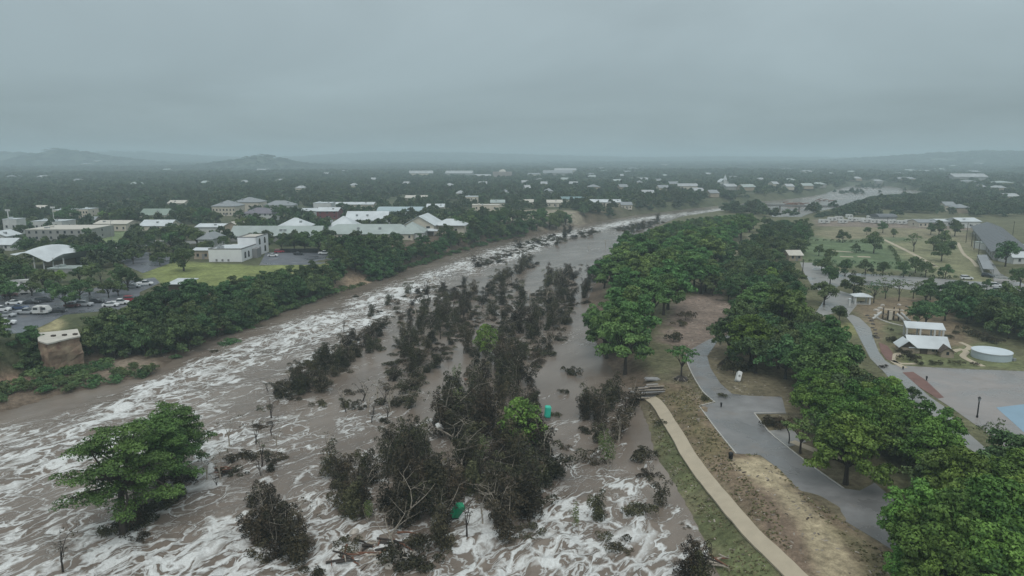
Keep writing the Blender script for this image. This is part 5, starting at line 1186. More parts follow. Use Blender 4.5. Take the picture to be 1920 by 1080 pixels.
    for i in range(24):
        y = -1.2 + (L_ + 2.4) * i / 23
        for sg in (-1, 1):
            x0, x1 = Wd / 2, Wd / 2 + sg * (Wd / 2 + 1.3)
            z0, z1 = 7.85, 7.85 - k_ * (Wd / 2 + 1.3)
            MB().add([(x0, y - .09, z0), (x1, y - .09, z1), (x1, y + .09, z1), (x0, y + .09, z0), (x0, y - .09, z0 + .12), (x1, y - .09, z1 + .12), (x1, y + .09, z1 + .12), (x0, y + .09, z0 + .12)], [(0, 3, 2, 1), (4, 5, 6, 7), (0, 1, 5, 4), (1, 2, 6, 5), (2, 3, 7, 6), (3, 0, 4, 7)]).build('seam', M_TRIM, rf)
    for i in range(12): MB().box(-.06, .02, 3 + i * (L_ - 6) / 12, 5.2 + i * (L_ - 6) / 12, 1.0, 3.0).build('window', M_GLASS, o)
    MB().box(Wd / 2 - 2.2, Wd / 2 + 2.2, -.1, .03, -.2, 3.6).build('door', W_DARK, o)
    LM('long dark-roofed barn', 1862, 455); SHADOWS.append(((A.x + B.x) / 2 + 6, A.y, 12, L_, 15))
    A, B = gr(1852, 517), gr(1840, 489); a2, b2 = np.array(A[:2]), np.array(B[:2]); L_ = np.linalg.norm(b2 - a2); ang = math.atan2(b2[1] - a2[1], b2[0] - a2[0]) - math.pi / 2
    o = thing('long_shelter', 'long narrow grey-roofed shelter beside the small park lot', 'shelter', A, ang)
    MB().box(-2.0, 2.0, 0, L_, 2.7, 2.95).build('roof', R_GREY, o)
    for i in range(7):
        for x in (-1.8, 1.8): MB().box(x - .1, x + .1, .4 + i * (L_ - .8) / 6 - .1, .4 + i * (L_ - .8) / 6 + .1, -.3, 2.7).build('post', M_TRIM, o)
    MB().box(-1.7, -1.6, .5, L_ - .5, -.2, 1.5).build('side_wall', W_WHITE, o)
    LM('long grey shelter', 1845, 498); SHADOWS.append((A.x, A.y, 6, L_, 12))
    b = building
    b(1800, 1838, 427, 18, 4.5, 2, 'gable_x', W_WHITE, R_WHITE, 'bright white metal-roofed shed at the far end of the dark barn', nw=3, shadow=20)
    b(1722, 1756, 426, 14, 3.5, 1.6, 'gable_x', W_CREAM, R_GREY, 'low grey-roofed building at the park edge beside the white trailers', nw=4, shadow=20)
    b(1648, 1680, 417, 14, 4, 2.4, 'curved', W_GREY, R_DARK, 'dark curved-roof shed behind the white trailers', nw=2, shadow=10)
    b(1760, 1798, 424, 14, 3.5, 1.2, 'gable_x', W_WHITE, R_WHITE, 'thin white-roofed shed between the grey-roofed building and the bright white shed', nw=3, shadow=18)
    b(1895, 1960, 478, 30, 3.4, 1, 'flat', W_WHITE, R_PALE, 'flat pale building beyond the dark barn', nw=4, shadow=8)
    b(1898, 1950, 495, 10, 3.2, 2, 'gable_x', W_WHITE, R_WHITE, 'white building at the very edge beyond the big round oak', nw=2, shadow=14)
    b(1480, 1504, 489, 9, 2.8, 1.8, 'gable_x', W_TAN, R_CREAM, 'small tan-roofed hut at the bend of the park drive', nw=2, shadow=10)
    # garden walls / low hedges of the fenced lawn
    for i, pts in enumerate([[(1512, 452), (1560, 453), (1615, 455)], [(1668, 465), (1680, 480), (1685, 496)], [(1520, 491), (1600, 494), (1683, 497)], [(1560, 510), (1640, 517), (1790, 523)], [(1600, 473), (1618, 474)]]):
        L2 = smooth_line([gr(u, v)[:2] for u, v in pts], 3.2); cl_ = [(q[0] - L2[0][0] + random.uniform(-.3, .3), q[1] - L2[0][1], .5 + random.random() * .3, .95 + random.random() * .3, .3 + .3 * random.random()) for q in L2]
        o = thing('hedge', ['clipped hedge line across the far lawn', 'hedge down the side of the fenced lawn', 'hedge between the fenced lawn and the park drive', 'low hedge along the middle of the park drive', 'short hedge by the lawn path'][i], 'hedge', (L2[0][0], L2[0][1], ZR)); link('foliage', crown_mesh('foliage', cl_, 30, .35, L_OAK, rng, .8, .8), None, o)
    # utility poles by the barn
    for i, (u, v, h) in enumerate([(1811, 455, 12), (1821, 462, 9), (1826, 468, 9), (1834, 482, 9), (1786, 430, 8), (1663, 427, 8), (1504, 521, 8), (1899, 440, 9)]):
        p = gr(u, v); o = thing('utility_pole', '', 'utility pole', p, R(20), 'wooden utility poles'); MB().tube([(0, 0, -.4), (0, 0, h)], [.2, .13], 7).build('pole', M_WET, o); MB().box(-1.1, 1.1, -.07, .07, h - .9, h - .75).build('crossarm', M_WET, o); REG.append((o, 'wooden utility pole', u, v, None))
    # street lamp, bollards, bin and bent post
    p = gr(1832, 783); o = thing('street_lamp', 'black street lamp with a lantern head at the plaza corner', 'street lamp', p)
    MB().tube([(0, 0, -.2), (0, 0, .5), (0, 0, .55), (0, 0, 3.3)], [.2, .18, .13, .11], 10).build('post', M_BLACK, o); MB().tube([(0, 0, 3.3), (0, 0, 3.4), (0, 0, 3.95)], [.1, .17, .26], 8).build('lantern', mat('lantern_glass', (.2, .22, .22), .2, .1), o); MB().tube([(0, 0, 3.95), (0, 0, 4.3)], [.34, .04], 8).build('lantern_cap', M_BLACK, o); LM('black street lamp', 1832, 770)
    for u, v, h, lab in ((1352, 764, 1.05, 'dark bollard on the wet road where the parking lot begins'), (1737, 714, 1.1, 'dark bollard on the edge of the brick-red strip'), (1693, 693, .8, 'short bollard at the corner of the plaza and park road')):
        p = gr(u, v); o = thing('bollard', lab, 'bollard', p, 0, 'dark bollards'); MB().tube([(0, 0, -.1), (0, 0, h * .35), (0, 0, h * .8), (0, 0, h)], [.12, .14, .22, .16], 10).build('post', M_BLACK, o); MB().tube([(0, 0, -.1), (0, 0, .12)], .24, 10).build('base', M_TRIM, o); LM(lab.split(' on ')[0].split(' at ')[0] + (' on the road' if u < 1400 else ' by the plaza'), u, v)
    p = gr(1370, 860); o = thing('litter_bin', 'dark round litter bin at the corner of the parking lot', 'litter bin', p)
    MB().tube([(0, 0, 0), (0, 0, .9)], [.34, .4], 12).build('bin_body', M_BLACK, o); MB().tube([(0, 0, .9), (0, 0, 1.05), (0, 0, 1.2)], [.44, .4, .15], 12).build('lid', M_BLACK, o); LM('litter bin', 1370, 852)
    p = gr(1479, 832); o = thing('bent_post', 'bent black post leaning over the parking lot edge', 'post', p)
    MB().tube([(0, 0, -.2), (.05, 0, 1.0), (-.1, 0, 2.0), (-.55, .1, 2.9), (-.75, .1, 3.5)], [.13, .11, .1, .09, .07], 8).build('post', M_BLACK, o); MB().box(-1.2, -.5, 0, .12, 3.3, 3.75).build('sign_plate', M_BLACK, o); LM('bent black post', 1479, 815)
    # low dark shrubs along the plaza and cabin
    for u, v, s in [(1698, 663, .6), (1706, 676, .9), (1690, 662, .5), (1725, 684, .45), (1748, 684, .45), (1762, 683, .4), (1785, 684, .45), (1800, 685, .45), (1826, 686, .4), (1672, 642, .7), (1680, 640, .6), (1670, 620, .35), (1640, 632, .3), (1800, 620, .7), (1820, 628, .9), (1835, 632, .8), (1780, 634, .5), (1792, 626, .5), (1850, 640, .9), (1868, 645, .8), (1450, 800, .8), (1462, 800, .9), (1440, 796, .6), (1375, 700, 1.2), (1365, 690, 1.1), (1395, 695, 1.0), (1352, 745, .45), (1322, 750, .5), (1238, 800, .5),
                    (1600, 516, .4), (1276, 612, .9), (1285, 600, 1.2), (1655, 690, .4), (1860, 610, .9), (1500, 520, .5)]:
        tree('shrub', u, v, s, group='low dark shrubs of the park')
    # tree washed out by its roots, logs, stacked timber
    p = gr(1277, 711); o = place_tree('open', p.x, p.y, p.z + .5, .92, 'lone green tree on a lifted plate of exposed roots beside the parking lot road', vi=0)
    mb = MB(); r2 = random.Random(9)
    mb.tube([(0, 0, -1.0), (0, 0, -.3), (0, 0, .35)], [2.1, 1.7, .5], 11)
    o2 = mb.build('root_plate', M_WET, o)
    for i in range(12):
        a_ = i * .53; q = MB().tube([(0, 0, .2), (1.2 * math.cos(a_), 1.2 * math.sin(a_), -.1), (2.3 * math.cos(a_), 2.3 * math.sin(a_), -.7 + .6 * r2.random())], [.16, .1, .04], 5).build('root', M_PALE if i % 2 else M_WET, o)
    LM('tree on exposed roots', 1278, 680)
    p = gr(1219, 742); o = thing('timber_pile', 'pile of washed-up grey timber poles at the end of the footpath', 'timber pile', p, R(4))
    for i in range(34):
        lay = i // 8; x = r2.uniform(-.6, .6) + (.8 if lay > 2 else 0); y = -1.9 + (i % 8) * .52 + lay * .18; z = .3 + lay * .5; L_ = r2.uniform(6.2, 8.6) if lay < 3 else r2.uniform(2.5, 4); a_ = r2.uniform(-.1, .1)
        q = MB().tube([(-L_ / 2, 0, 0), (L_ / 2, 0, r2.uniform(-.15, .25))], [.15, .12], 7).build('log', [M_PALE, mat('weathered_grey_timber', (.30, .30, .30), .85, .2, 1.5), M_WET][i % 3], o); q.location = (x, y, z); q.rotation_euler.z = a_
    LM('timber pole pile', 1220, 725)
    p = gr(1226, 712); o = thing('timber_pile', 'smaller stack of pale boards behind the timber pole pile', 'timber pile', p, R(-3))
    for i in range(12): q = MB().box(-1.9, 1.9, -.12, .12, 0, .12).build('board', mat('weathered_grey_timber', (.30, .30, .30)), o); q.location = (r2.uniform(-.3, .3), -.8 + (i % 6) * .3, .1 + (i // 6) * .16); q.rotation_euler.z = r2.uniform(-.06, .06)
    # toilet cabins and wreckage
    def cabin(u, v, z, m, label, rot):
        p = at(u, v, z); o = thing('toilet_cabin', label, 'portable toilet', (p[0], p[1], z), 0, 'portable toilets carried off by the flood'); o.rotation_euler = rot
        MB().box(-.55, .55, -.55, .55, 0, 2.05).build('cabin_wall', m, o); MB().box(-.42, .42, -.6, -.555, .12, 1.95).build('door', m, o)
        MB().add([(-.6, -.6, 2.05), (.6, -.6, 2.05), (.6, .6, 2.05), (-.6, .6, 2.05), (-.4, -.4, 2.25), (.4, -.4, 2.25), (.4, .4, 2.25), (-.4, .4, 2.25)], [(0, 3, 2, 1), (4, 5, 6, 7), (0, 1, 5, 4), (1, 2, 6, 5), (2, 3, 7, 6), (3, 0, 4, 7)]).build('roof', m, o)
        MB().box(-.65, .65, -.65, .65, -.15, 0).build('skid_base', M_BLACK, o)
    cabin(1026, 781, .9, mat('teal_plastic', (.03, .50, .36), .45, .05), 'teal portable toilet jammed upright in the flooded trees beside the feathery green tree', (.05, .08, .1)); LM('teal toilet cabin', 1026, 775)
    cabin(851, 966, .9, mat('green_plastic', (.015, .28, .14), .5, .05), 'green portable toilet tipped over at the foot of the island trees', (.5, .35, .7)); LM('tipped green toilet', 851, 962)
    def wreck(u, v, z, dims, rot, label, nm='plastic_tank', m=None):
        p = at(u, v, z); o = thing(nm, label, nm.replace('_', ' '), (p[0], p[1], z)); o.rotation_euler = rot
        a_, b_, c_ = dims; _loft([(-a_, b_ * .7, -c_ * .8, b_ * .6, c_ * .6), (-a_ * .85, b_, -c_, b_ * .9, c_), (a_ * .8, b_, -c_, b_ * .85, c_), (a_, b_ * .75, -c_ * .7, b_ * .6, c_ * .5)]).build('shell', m or W_WHITE, o)
        MB().tube([(0, 0, c_), (0, 0, c_ + .18)], .22, 10).build('cap', M_TRIM, o); LM(label.split(' caught')[0].split(' stranded')[0], u, v)
    wreck(824, 800, 3.4, (1.0, .5, .35), (.9, .6, 1.2), 'white plastic tank caught high in the flooded trees')
    wreck(1385, 706, 4.0, (1.3, .55, .5), (.5, -.8, 1.0), 'white plastic tank stranded in the dark brush beside the road', nm='plastic_tank')
    p = gr(238, 662); o = thing('excavated_box', 'white metal box with a raised arm dumped on the riverbank slope', 'wreckage', (p.x, p.y, p.z)); o.rotation_euler = (.2, .3, .5); o.name = 'metal_wreckage'
    MB().box(-.9, .9, -.6, .6, 0, 1.2).build('box_body', W_WHITE, o); MB().tube([(.6, 0, 1.1), (1.3, .2, 2.0), (1.6, .2, 2.7)], .12, 6).build('arm', W_WHITE, o); LM('white wreckage box', 238, 655)
    p = at(1033, 868, .2); o = thing('wreckage', 'crumpled white sheet caught at the edge of the island trees', 'sheet', (p[0], p[1], .2)); o.name = 'torn_sheet'
    MB().add([(-.6, -.5, 0), (.5, -.6, .1), (.7, .4, .5), (-.2, .6, .9), (-.6, -.5, .06), (.5, -.6, .16), (.7, .4, .56), (-.2, .6, .96)], [(0, 3, 2, 1), (4, 5, 6, 7), (0, 1, 5, 4), (1, 2, 6, 5), (2, 3, 7, 6), (3, 0, 4, 7)]).build('cloth', W_WHITE, o)
    # driftwood raft with pale boulders at the tip of the island
    for u, v, n_, rad, lab in ((715, 1035, 26, 4.6, 'big driftwood raft of pale trunks at the tip of the island'), (420, 885, 14, 2.0, 'reddish driftwood heap around the bare snags'), (640, 1048, 10, 2.2, 'small driftwood tangle left of the big raft'), (1345, 1060, 8, 1.6, 'driftwood on the muddy bank below the footpath'), (1010, 655, 8, 2.4, 'driftwood washed against the island willows'), (880, 720, 7, 2.2, 'scattered driftwood between the upper island trees')):
        p = at(u, v, .1); o = thing('driftwood_raft', lab, 'driftwood', (p[0], p[1], .05), 0, 'rafts of driftwood')
        for i in range(n_):
            L_ = r2.uniform(1.5, 4.5); a_ = r2.gauss(-.5, .6); q = MB().tube([(-L_/2, 0, 0), (0, r2.uniform(-.2, .2), .15), (L_/2, 0, r2.uniform(-.1, .5))], [r2.uniform(.1, .22), .13, .05], 6).build('log', [M_PALE, mat('red_brown_wood', (.17, .08, .05), .8, .3, 2), M_WET][r2.randrange(3)], o)
            q.location = (r2.gauss(0, rad * .45), r2.gauss(0, rad * .35), r2.uniform(.05, .7)); q.rotation_euler.z = a_
        LM(lab.split(' at the')[0].split(' around')[0].split(' on the')[0].split(' washed')[0], u, v)
    for i, (u, v, s) in enumerate([(665, 1000, .9), (690, 1045, .8), (706, 1060, .9), (740, 1050, 1.1), (752, 1040, .9), (728, 1065, .8), (660, 1030, .6), (775, 1036, .6), (805, 528, 1.3), (815, 522, 1.0)]):
        p = at(u, v, 0); q = link('boulder', rock2); q.location = (p[0], p[1], .1); q.scale = (s, s * .8, s * .9); q.rotation_euler.z = r2.random() * 6; tag(q, '', 'boulder', 'pale boulders in the rapids'); REG.append((q, 'pale boulder in the rapids', u, v, None))
    # low bridge upstream
    A, B = at(1392, 383.5, 4.0), at(1612, 388.5, 4.0); d = np.array(B) - np.array(A); L_ = np.linalg.norm(d); ang = math.atan2(d[1], d[0])
    o = thing('road_bridge', 'low dark concrete bridge just above the floodwater far upstream', 'bridge', (A[0], A[1], 0), ang)
    MB().box(0, L_, -3.5, 3.5, 3.2, 4.0).build('deck', mat('bridge_concrete', (.13, .12, .11), .9, .1, .1), o)
    for y in (-3.4, 3.3): MB().box(0, L_, y, y + .15, 4.01, 4.9).build('parapet', M_TRIM, o)
    n_ = int(L_ / 18)
    for i in range(1, n_): MB().box(i * L_ / n_ - .8, i * L_ / n_ + .8, -3.2, 3.2, -3, 3.2).build('pier', mat('bridge_concrete', (.13, .12, .11)), o)
    LM('low bridge', 1500, 385)
    for u, v, n_ in ((1478, 384, 7), (1492, 386, 8), (1550, 376, 6)):
        p = at(u, v, .5); o = thing('driftwood_raft', {1478: 'dark debris heap against the low bridge', 1492: 'second debris heap against the low bridge, nearer the pool', 1550: 'reddish debris strip on the flood above the low bridge'}[u], 'driftwood', (p[0], p[1], .2), 0, 'rafts of driftwood')
        for i in range(n_): q = MB().tube([(-5, 0, 0), (5, 0, 1)], [.7, .4], 6).build('log', mat('red_brown_wood', (.17, .08, .05)), o); q.location = (r2.gauss(0, 7), r2.gauss(0, 6), r2.uniform(.2, 3)); q.rotation_euler.z = r2.uniform(-.8, .8)

# ---------------------------------------------------------------- trees of the banks, park and town
def build_trees():
    okb = lambda x, y, z: z > .2
    gb = 'green trees along the far riverbank'
    clear = [px_poly(p) for p in ([(268, 528), (275, 505), (330, 492), (480, 500), (560, 497), (612, 495), (622, 510), (520, 520), (400, 533)], [(-60, 562), (60, 545), (160, 546), (200, 532), (290, 520), (262, 560), (225, 580), (120, 590), (98, 602), (120, 620), (60, 640), (-80, 660)], [(60, 600), (150, 600), (155, 690), (70, 690)], [(630, 512), (690, 515), (695, 545), (632, 556)])]
    def av(x, y): return any(bool(inpoly(np.array([x]), np.array([y]), P)[0]) for P in clear)
    def belt_ok(x, y, z): return z > .1
    scatter([('bank', 6), ('oak', 1)], [(150, 662), (150, 645), (240, 632), (275, 606), (300, 580), (400, 567), (470, 556), (500, 545), (560, 534), (622, 528), (625, 512), (700, 505), (745, 500), (740, 525), (645, 556), (565, 584), (482, 608), (405, 640), (340, 664), (240, 672)], 5.0, (.72, 1.05), gb, avoid=av, test=belt_ok, maxn=105)
    scatter([('bank', 6), ('oak', 2)], [(622, 488), (700, 482), (800, 466), (850, 450), (900, 440), (960, 436), (990, 430), (980, 442), (860, 470), (770, 500), (700, 510), (640, 512)], 8.0, (.8, 1.05), gb, avoid=av, test=belt_ok, maxn=45)
    scatter([('bank', 5), ('oak', 2)], [(850, 440), (880, 418), (1000, 412), (1060, 408), (1055, 428), (1000, 438), (900, 446)], 10, (.9, 1.15), gb, test=belt_ok, maxn=30)
    tree('lime', 345, 628, .95, label='lime green tree glowing among the dark riverbank trees', look='lime')
    tree('bank', 1030, 430, 1.3, label='large dark tree leaning over the river bend below the clearing'); tree('bank', 1060, 422, 1.1, label='tree right of the large leaning one below the clearing')
    gs = 'scrub at the foot of the riverbank'
    scatter('bankshrub', [(40, 690), (150, 690), (230, 700), (280, 700), (200, 722), (110, 740), (60, 745), (30, 720)], 3.6, (.6, 1.1), gs, maxn=30)
    scatter('bankshrub', [(0, 720), (30, 735), (20, 762), (-20, 770)], 3, (.7, 1.1), gs, maxn=5)
    scatter([('bankshrub', 2), ('bank', 1)], [(-20, 640), (60, 645), (75, 690), (20, 690), (-20, 690)], 4.2, (.6, .8), gs, maxn=16)
    for u, v, s in [(66, 668, 1.3), (72, 690, 1.3), (92, 700, 1.2), (125, 702, 1.0), (84, 652, 1.1), (142, 696, .9), (278, 700, 1.2), (268, 706, 1.0), (430, 645, 1.1), (225, 700, .8), (330, 672, .6), (250, 690, .7), (470, 615, .6), (180, 690, .9), (200, 685, 1.0), (300, 664, .8), (320, 655, .9), (360, 648, 1.0)]: tree('bankshrub', u, v, s, group=gs)
    for k_ in range(95):
        u = 430 + 560 * k_ / 95 + random.uniform(-3, 3); v = np.interp(u, [q[0] for q in LEFT_PX], [q[1] for q in LEFT_PX]) - random.uniform(0, 5)
        if 628 < u < 700 and k_ % 3: continue
        tree('bankshrub', u, v, random.uniform(.7, 1.15), group=gs)
    # grove on the near bank
    gg = 'tall green trees of the bank grove'
    scatter('grove', [(1140, 705), (1120, 660), (1108, 610), (1120, 560), (1150, 500), (1180, 470), (1230, 462), (1290, 470), (1340, 500), (1335, 545), (1270, 575), (1235, 610), (1215, 650), (1222, 695)], 6.6, (.88, 1.12), gg, maxn=62, test=lambda x, y, z: z > -1.2)
    scatter([('grove', 2), ('oak', 1)], [(1180, 455), (1240, 425), (1330, 412), (1430, 412), (1450, 425), (1420, 440), (1380, 460), (1370, 500), (1330, 530), (1290, 500)], 9.0, (.9, 1.1), gg, maxn=75)
    tree('grove', 1172, 702, 1.05, label='front tree of the bank grove with paired pale trunks showing', group=gg)
    scatter([('oak', 2), ('bank', 1)], [(1325, 545), (1365, 480), (1405, 480), (1388, 560), (1350, 575)], 8.5, (.75, 1.05), gg, maxn=20)
    # middle of the near bank
    gm_ = 'spreading green trees between the river and the park road'
    def av2(x, y): return shadow_hit(x, y)
    tree('oak', 1368, 668, 1.25, label='wide-spreading oak with thick forked limbs beside the road bend', vi=0); tree('open', 1385, 660, 1.15, label='open-branched tree right of the wide-spreading oak')
    scatter([('oak', 4), ('grove', 1), ('bright', 1)], [(1390, 640), (1420, 605), (1480, 600), (1515, 632), (1552, 668), (1578, 708), (1580, 742), (1540, 748), (1500, 735), (1440, 720), (1400, 700)], 6.6, (.8, 1.1), gm_, maxn=40)
    scatter([('oak', 3), ('bank', 2)], [(1375, 600), (1385, 540), (1410, 500), (1490, 520), (1500, 560), (1490, 600), (1440, 620), (1390, 630)], 7.4, (.75, 1.05), gm_, maxn=36)
    scatter([('oak', 3), ('bank', 2)], [(1400, 500), (1420, 450), (1470, 430), (1510, 440), (1500, 480), (1470, 500), (1430, 510)], 8.5, (.9, 1.2), gm_, maxn=34)
    tree('lime', 1437, 540, 1.25, label='yellow-green rounded tree standing out behind the oak cluster')
    scatter([('bright', 3), ('oak', 3), ('bank', 2)], [(1500, 775), (1520, 752), (1600, 745), (1640, 770), (1680, 805), (1715, 845), (1775, 885), (1780, 930), (1700, 905), (1660, 880), (1600, 890), (1555, 840)], 5.8, (.66, .95), 'leafy trees in front of the park road', maxn=32)
    for i, (k, u, v, s, lab) in enumerate([('bright', 1585, 908, .95, 'leafy tree whose dark base stands at the parking lot edge'), ('bright', 1790, 1045, .85, 'bright green leafy tree nearest the lower end of the lot'), ('bright', 1850, 1090, 1.1, 'biggest bright green tree in the lower corner'), ('bright', 1745, 1110, .95, 'bright green tree over the road end in the lower corner'),
                                           ('bright', 1930, 1040, 1.0, 'bright green tree at the edge above the lower corner'), ('bright', 1700, 1120, .55, 'small bright tree beside the dirt slope in the lower corner'), ('oak', 1840, 960, 1.05, 'dark green oak above the bright trees by the park road'), ('oak', 1775, 950, 1.0, 'dark green oak left of its twin above the bright trees'),
                                           ('oak', 1895, 900, .95, 'dark oak hiding the corner of the blue court'), ('oak', 1930, 930, 1.0, 'dark oak at the edge below the blue court'), ('sparse', 1860, 850, .9, 'thin dark tree at the foot of the black street lamp'), ('open', 1500, 850, .75, 'small tree beside the tan side path'), ('bright', 1530, 800, .8, 'mid green tree above the tan side path'), ('lime', 1660, 760, .95, 'lime green tree in front of the park road'), ('oak', 1710, 755, .4, 'small dark tree against the pale park road')]):
        tree(k, u, v, s, label=lab, group='leafy trees in front of the park road' if k == 'bright' else None, vi=None)
    # park specimens
    for u, v, s_ in ((1690, 960, 1.0), (1735, 1000, 1.0), (1800, 985, 1.05), (1720, 1060, .95), (1790, 1090, 1.0), (1870, 1010, 1.0), (1830, 1040, 1.0), (1910, 970, .95), (1900, 1100, 1.1), (1960, 1090, 1.1), (1840, 1150, 1.0), (1760, 1160, .9)):
        if u > 1770 or v > 1050: tree('bright', u, v, s_ * .9, group='leafy trees in front of the park road')
    gp = 'small specimen trees of the park'
    for u, v, s, k in [(1573, 604, 1.0, 'round'), (1580, 455, 1.5, 'round'), (1600, 470, 0.0, 'x'), (1638, 475, 2.0, 'round'), (1535, 480, 1.2, 'round'), (1605, 474, .9, 'round'), (1713, 472, 1.6, 'oakx'), (1765, 490, 1.7, 'round'), (1768, 466, 1.8, 'round'), (1776, 478, 1.5, 'round'), (1750, 470, 1.4, 'round'), (1556, 535, 1.5, 'round'), (1584, 518, 1.3, 'round'), (1622, 516, 1.2, 'round'), (1655, 517, 1.15, 'round'), (1694, 520, 1.2, 'round'), (1716, 512, 1.4, 'round'), (1735, 520, 1.3, 'round'), (1772, 523, 1.1, 'round'),
                       (1555, 495, 1.4, 'round'), (1548, 515, 1.3, 'round'), (1540, 508, 1.2, 'round'), (1655, 437, 1.6, 'round'), (1675, 445, 1.0, 'round'), (1760, 442, 1.8, 'round'), (1790, 443, 1.9, 'round'), (1745, 440, 1.4, 'round'), (1515, 455, 1.4, 'round'), (1505, 475, 1.5, 'round'), (1885, 500, 2.3, 'round'), (1912, 540, 1.5, 'round'), (1740, 550, 1.2, 'round'), (1795, 560, 1.3, 'round'), (1825, 560, 1.0, 'round'), (1625, 440, 1.0, 'round'), (1850, 545, .8, 'round')]:
        if k == 'x': continue
        tree('sparse' if k == 'oakx' else 'round', u, v, s, group=gp, look='pale thin park tree' if k == 'oakx' else None)
    for k, u, v, s, lab in [('sparse', 1638, 568, 1.2, 'thin-leaved tree right of the picnic shelter'), ('sparse', 1685, 565, 1.25, 'thin-leaved tree behind the timber playground'), ('oak', 1600, 555, .95, 'oak behind the picnic shelter'), ('oak', 1545, 572, 1.0, 'oak left of the curved park road'), ('oak', 1735, 568, .85, 'oak standing on the bare lawn behind the pavilion'), ('sparse', 1712, 560, 1.0, 'thin-leaved tree between the playground and bare lawn'),
                            ('oak', 1735, 612, .95, 'dark dome-shaped oak just behind the cabin pavilion'), ('oak', 1720, 610, .7, 'smaller dome-shaped oak against the cabin pavilion oak'), ('sparse', 1660, 560, 1.1, 'thin-leaved tree over the picnic lawn')]:
        tree(k, u, v, s, label=lab)
    scatter([('oak', 3), ('bank', 2)], [(1765, 600), (1790, 570), (1850, 590), (1960, 570), (1990, 640), (1940, 660), (1900, 650), (1860, 625), (1810, 610)], 6.6, (.8, 1.1), 'dark trees behind the round tank', maxn=30)
    scatter([('oak', 3), ('bank', 2)], [(1740, 555), (1800, 552), (1830, 570), (1790, 585), (1750, 575)], 7.5, (.6, .8), 'dark trees behind the round tank', maxn=8)
    # town oaks
    gt = 'dark oaks of the riverside town'
    for u, v, s, k in [(124, 578, .85, 'oak'), (100, 562, .75, 'oak'), (150, 562, .8, 'oak'), (168, 553, .7, 'oak'), (204, 558, .65, 'oak'), (222, 555, .6, 'oak'), (205, 540, .7, 'round'), (240, 545, .9, 'oak'), (228, 530, .8, 'oak'), (190, 532, .9, 'sparse'), (172, 530, .9, 'oak'), (150, 530, .7, 'oak'), (273, 592, .6, 'oak'), (12, 540, 1.1, 'oak'), (34, 525, 1.1, 'oak'), (5, 515, 1.0, 'oak'), (52, 535, .9, 'oak'), (20, 565, .8, 'oak'), (110, 530, .7, 'lime'), (60, 555, .6, 'oak'), (85, 545, .9, 'oak'), (-10, 560, 1.0, 'oak'),
                       (345, 508, 1.15, 'oak'), (60, 482, 1.0, 'oak'), (85, 484, 1.1, 'oak'), (110, 482, .9, 'oak'), (140, 492, 1.0, 'oak'), (165, 492, 1.0, 'oak'), (190, 492, 1.0, 'oak'), (50, 475, .9, 'oak'), (130, 474, .9, 'oak'), (235, 477, .9, 'oak'), (262, 472, .9, 'oak'), (280, 470, 1.0, 'oak'), (300, 482, .9, 'oak'), (325, 472, 1.2, 'oak'), (345, 462, 1.4, 'oak'), (370, 464, 1.2, 'oak'), (318, 458, 1.2, 'oak'), (385, 476, .8, 'oak'), (290, 455, 1.0, 'oak'), (250, 495, .8, 'oak'), (300, 498, .7, 'oak'),
                       (420, 464, 1.15, 'round'), (455, 440, 1.3, 'oak'), (478, 438, 1.2, 'oak'), (505, 440, 1.0, 'oak'), (500, 470, .8, 'oak'), (528, 468, .7, 'oak'), (552, 470, 1.0, 'oak'), (572, 472, 1.2, 'oak'), (598, 474, 1.2, 'oak'), (625, 480, 1.1, 'oak'), (650, 480, 1.2, 'oak'), (672, 476, 1.1, 'oak'), (695, 474, 1.1, 'oak'), (720, 470, 1.0, 'oak'), (742, 470, 1.1, 'oak'), (610, 462, 1.1, 'oak'), (605, 440, 1.1, 'oak'), (600, 428, .9, 'sparse'), (690, 436, 1.0, 'oak'), (715, 438, 1.1, 'oak'), (735, 430, 1.2, 'oak'), (660, 412, 1.1, 'oak'), (690, 410, 1.2, 'oak'),
                       (450, 415, 1.0, 'oak'), (470, 420, .8, 'oak'), (385, 420, 1.4, 'oak'), (360, 418, 1.3, 'oak'), (405, 420, 1.1, 'oak'), (340, 412, 1.2, 'oak'), (530, 415, 1.4, 'oak'), (555, 418, 1.4, 'oak'), (580, 422, 1.1, 'oak'), (860, 436, 1.3, 'oak'), (838, 452, 1.0, 'bank'), (240, 425, 1.5, 'oak'), (225, 420, 1.3, 'oak'), (195, 416, 1.2, 'lime'), (130, 420, 1.5, 'oak'), (115, 422, 1.2, 'oak'), (60, 418, 1.3, 'oak'), (5, 430, 1.3, 'oak'), (40, 445, .9, 'oak'), (640, 395, .9, 'oak'), (500, 405, 1.0, 'oak')]:
        tree(k, u, v, s, group=gt)

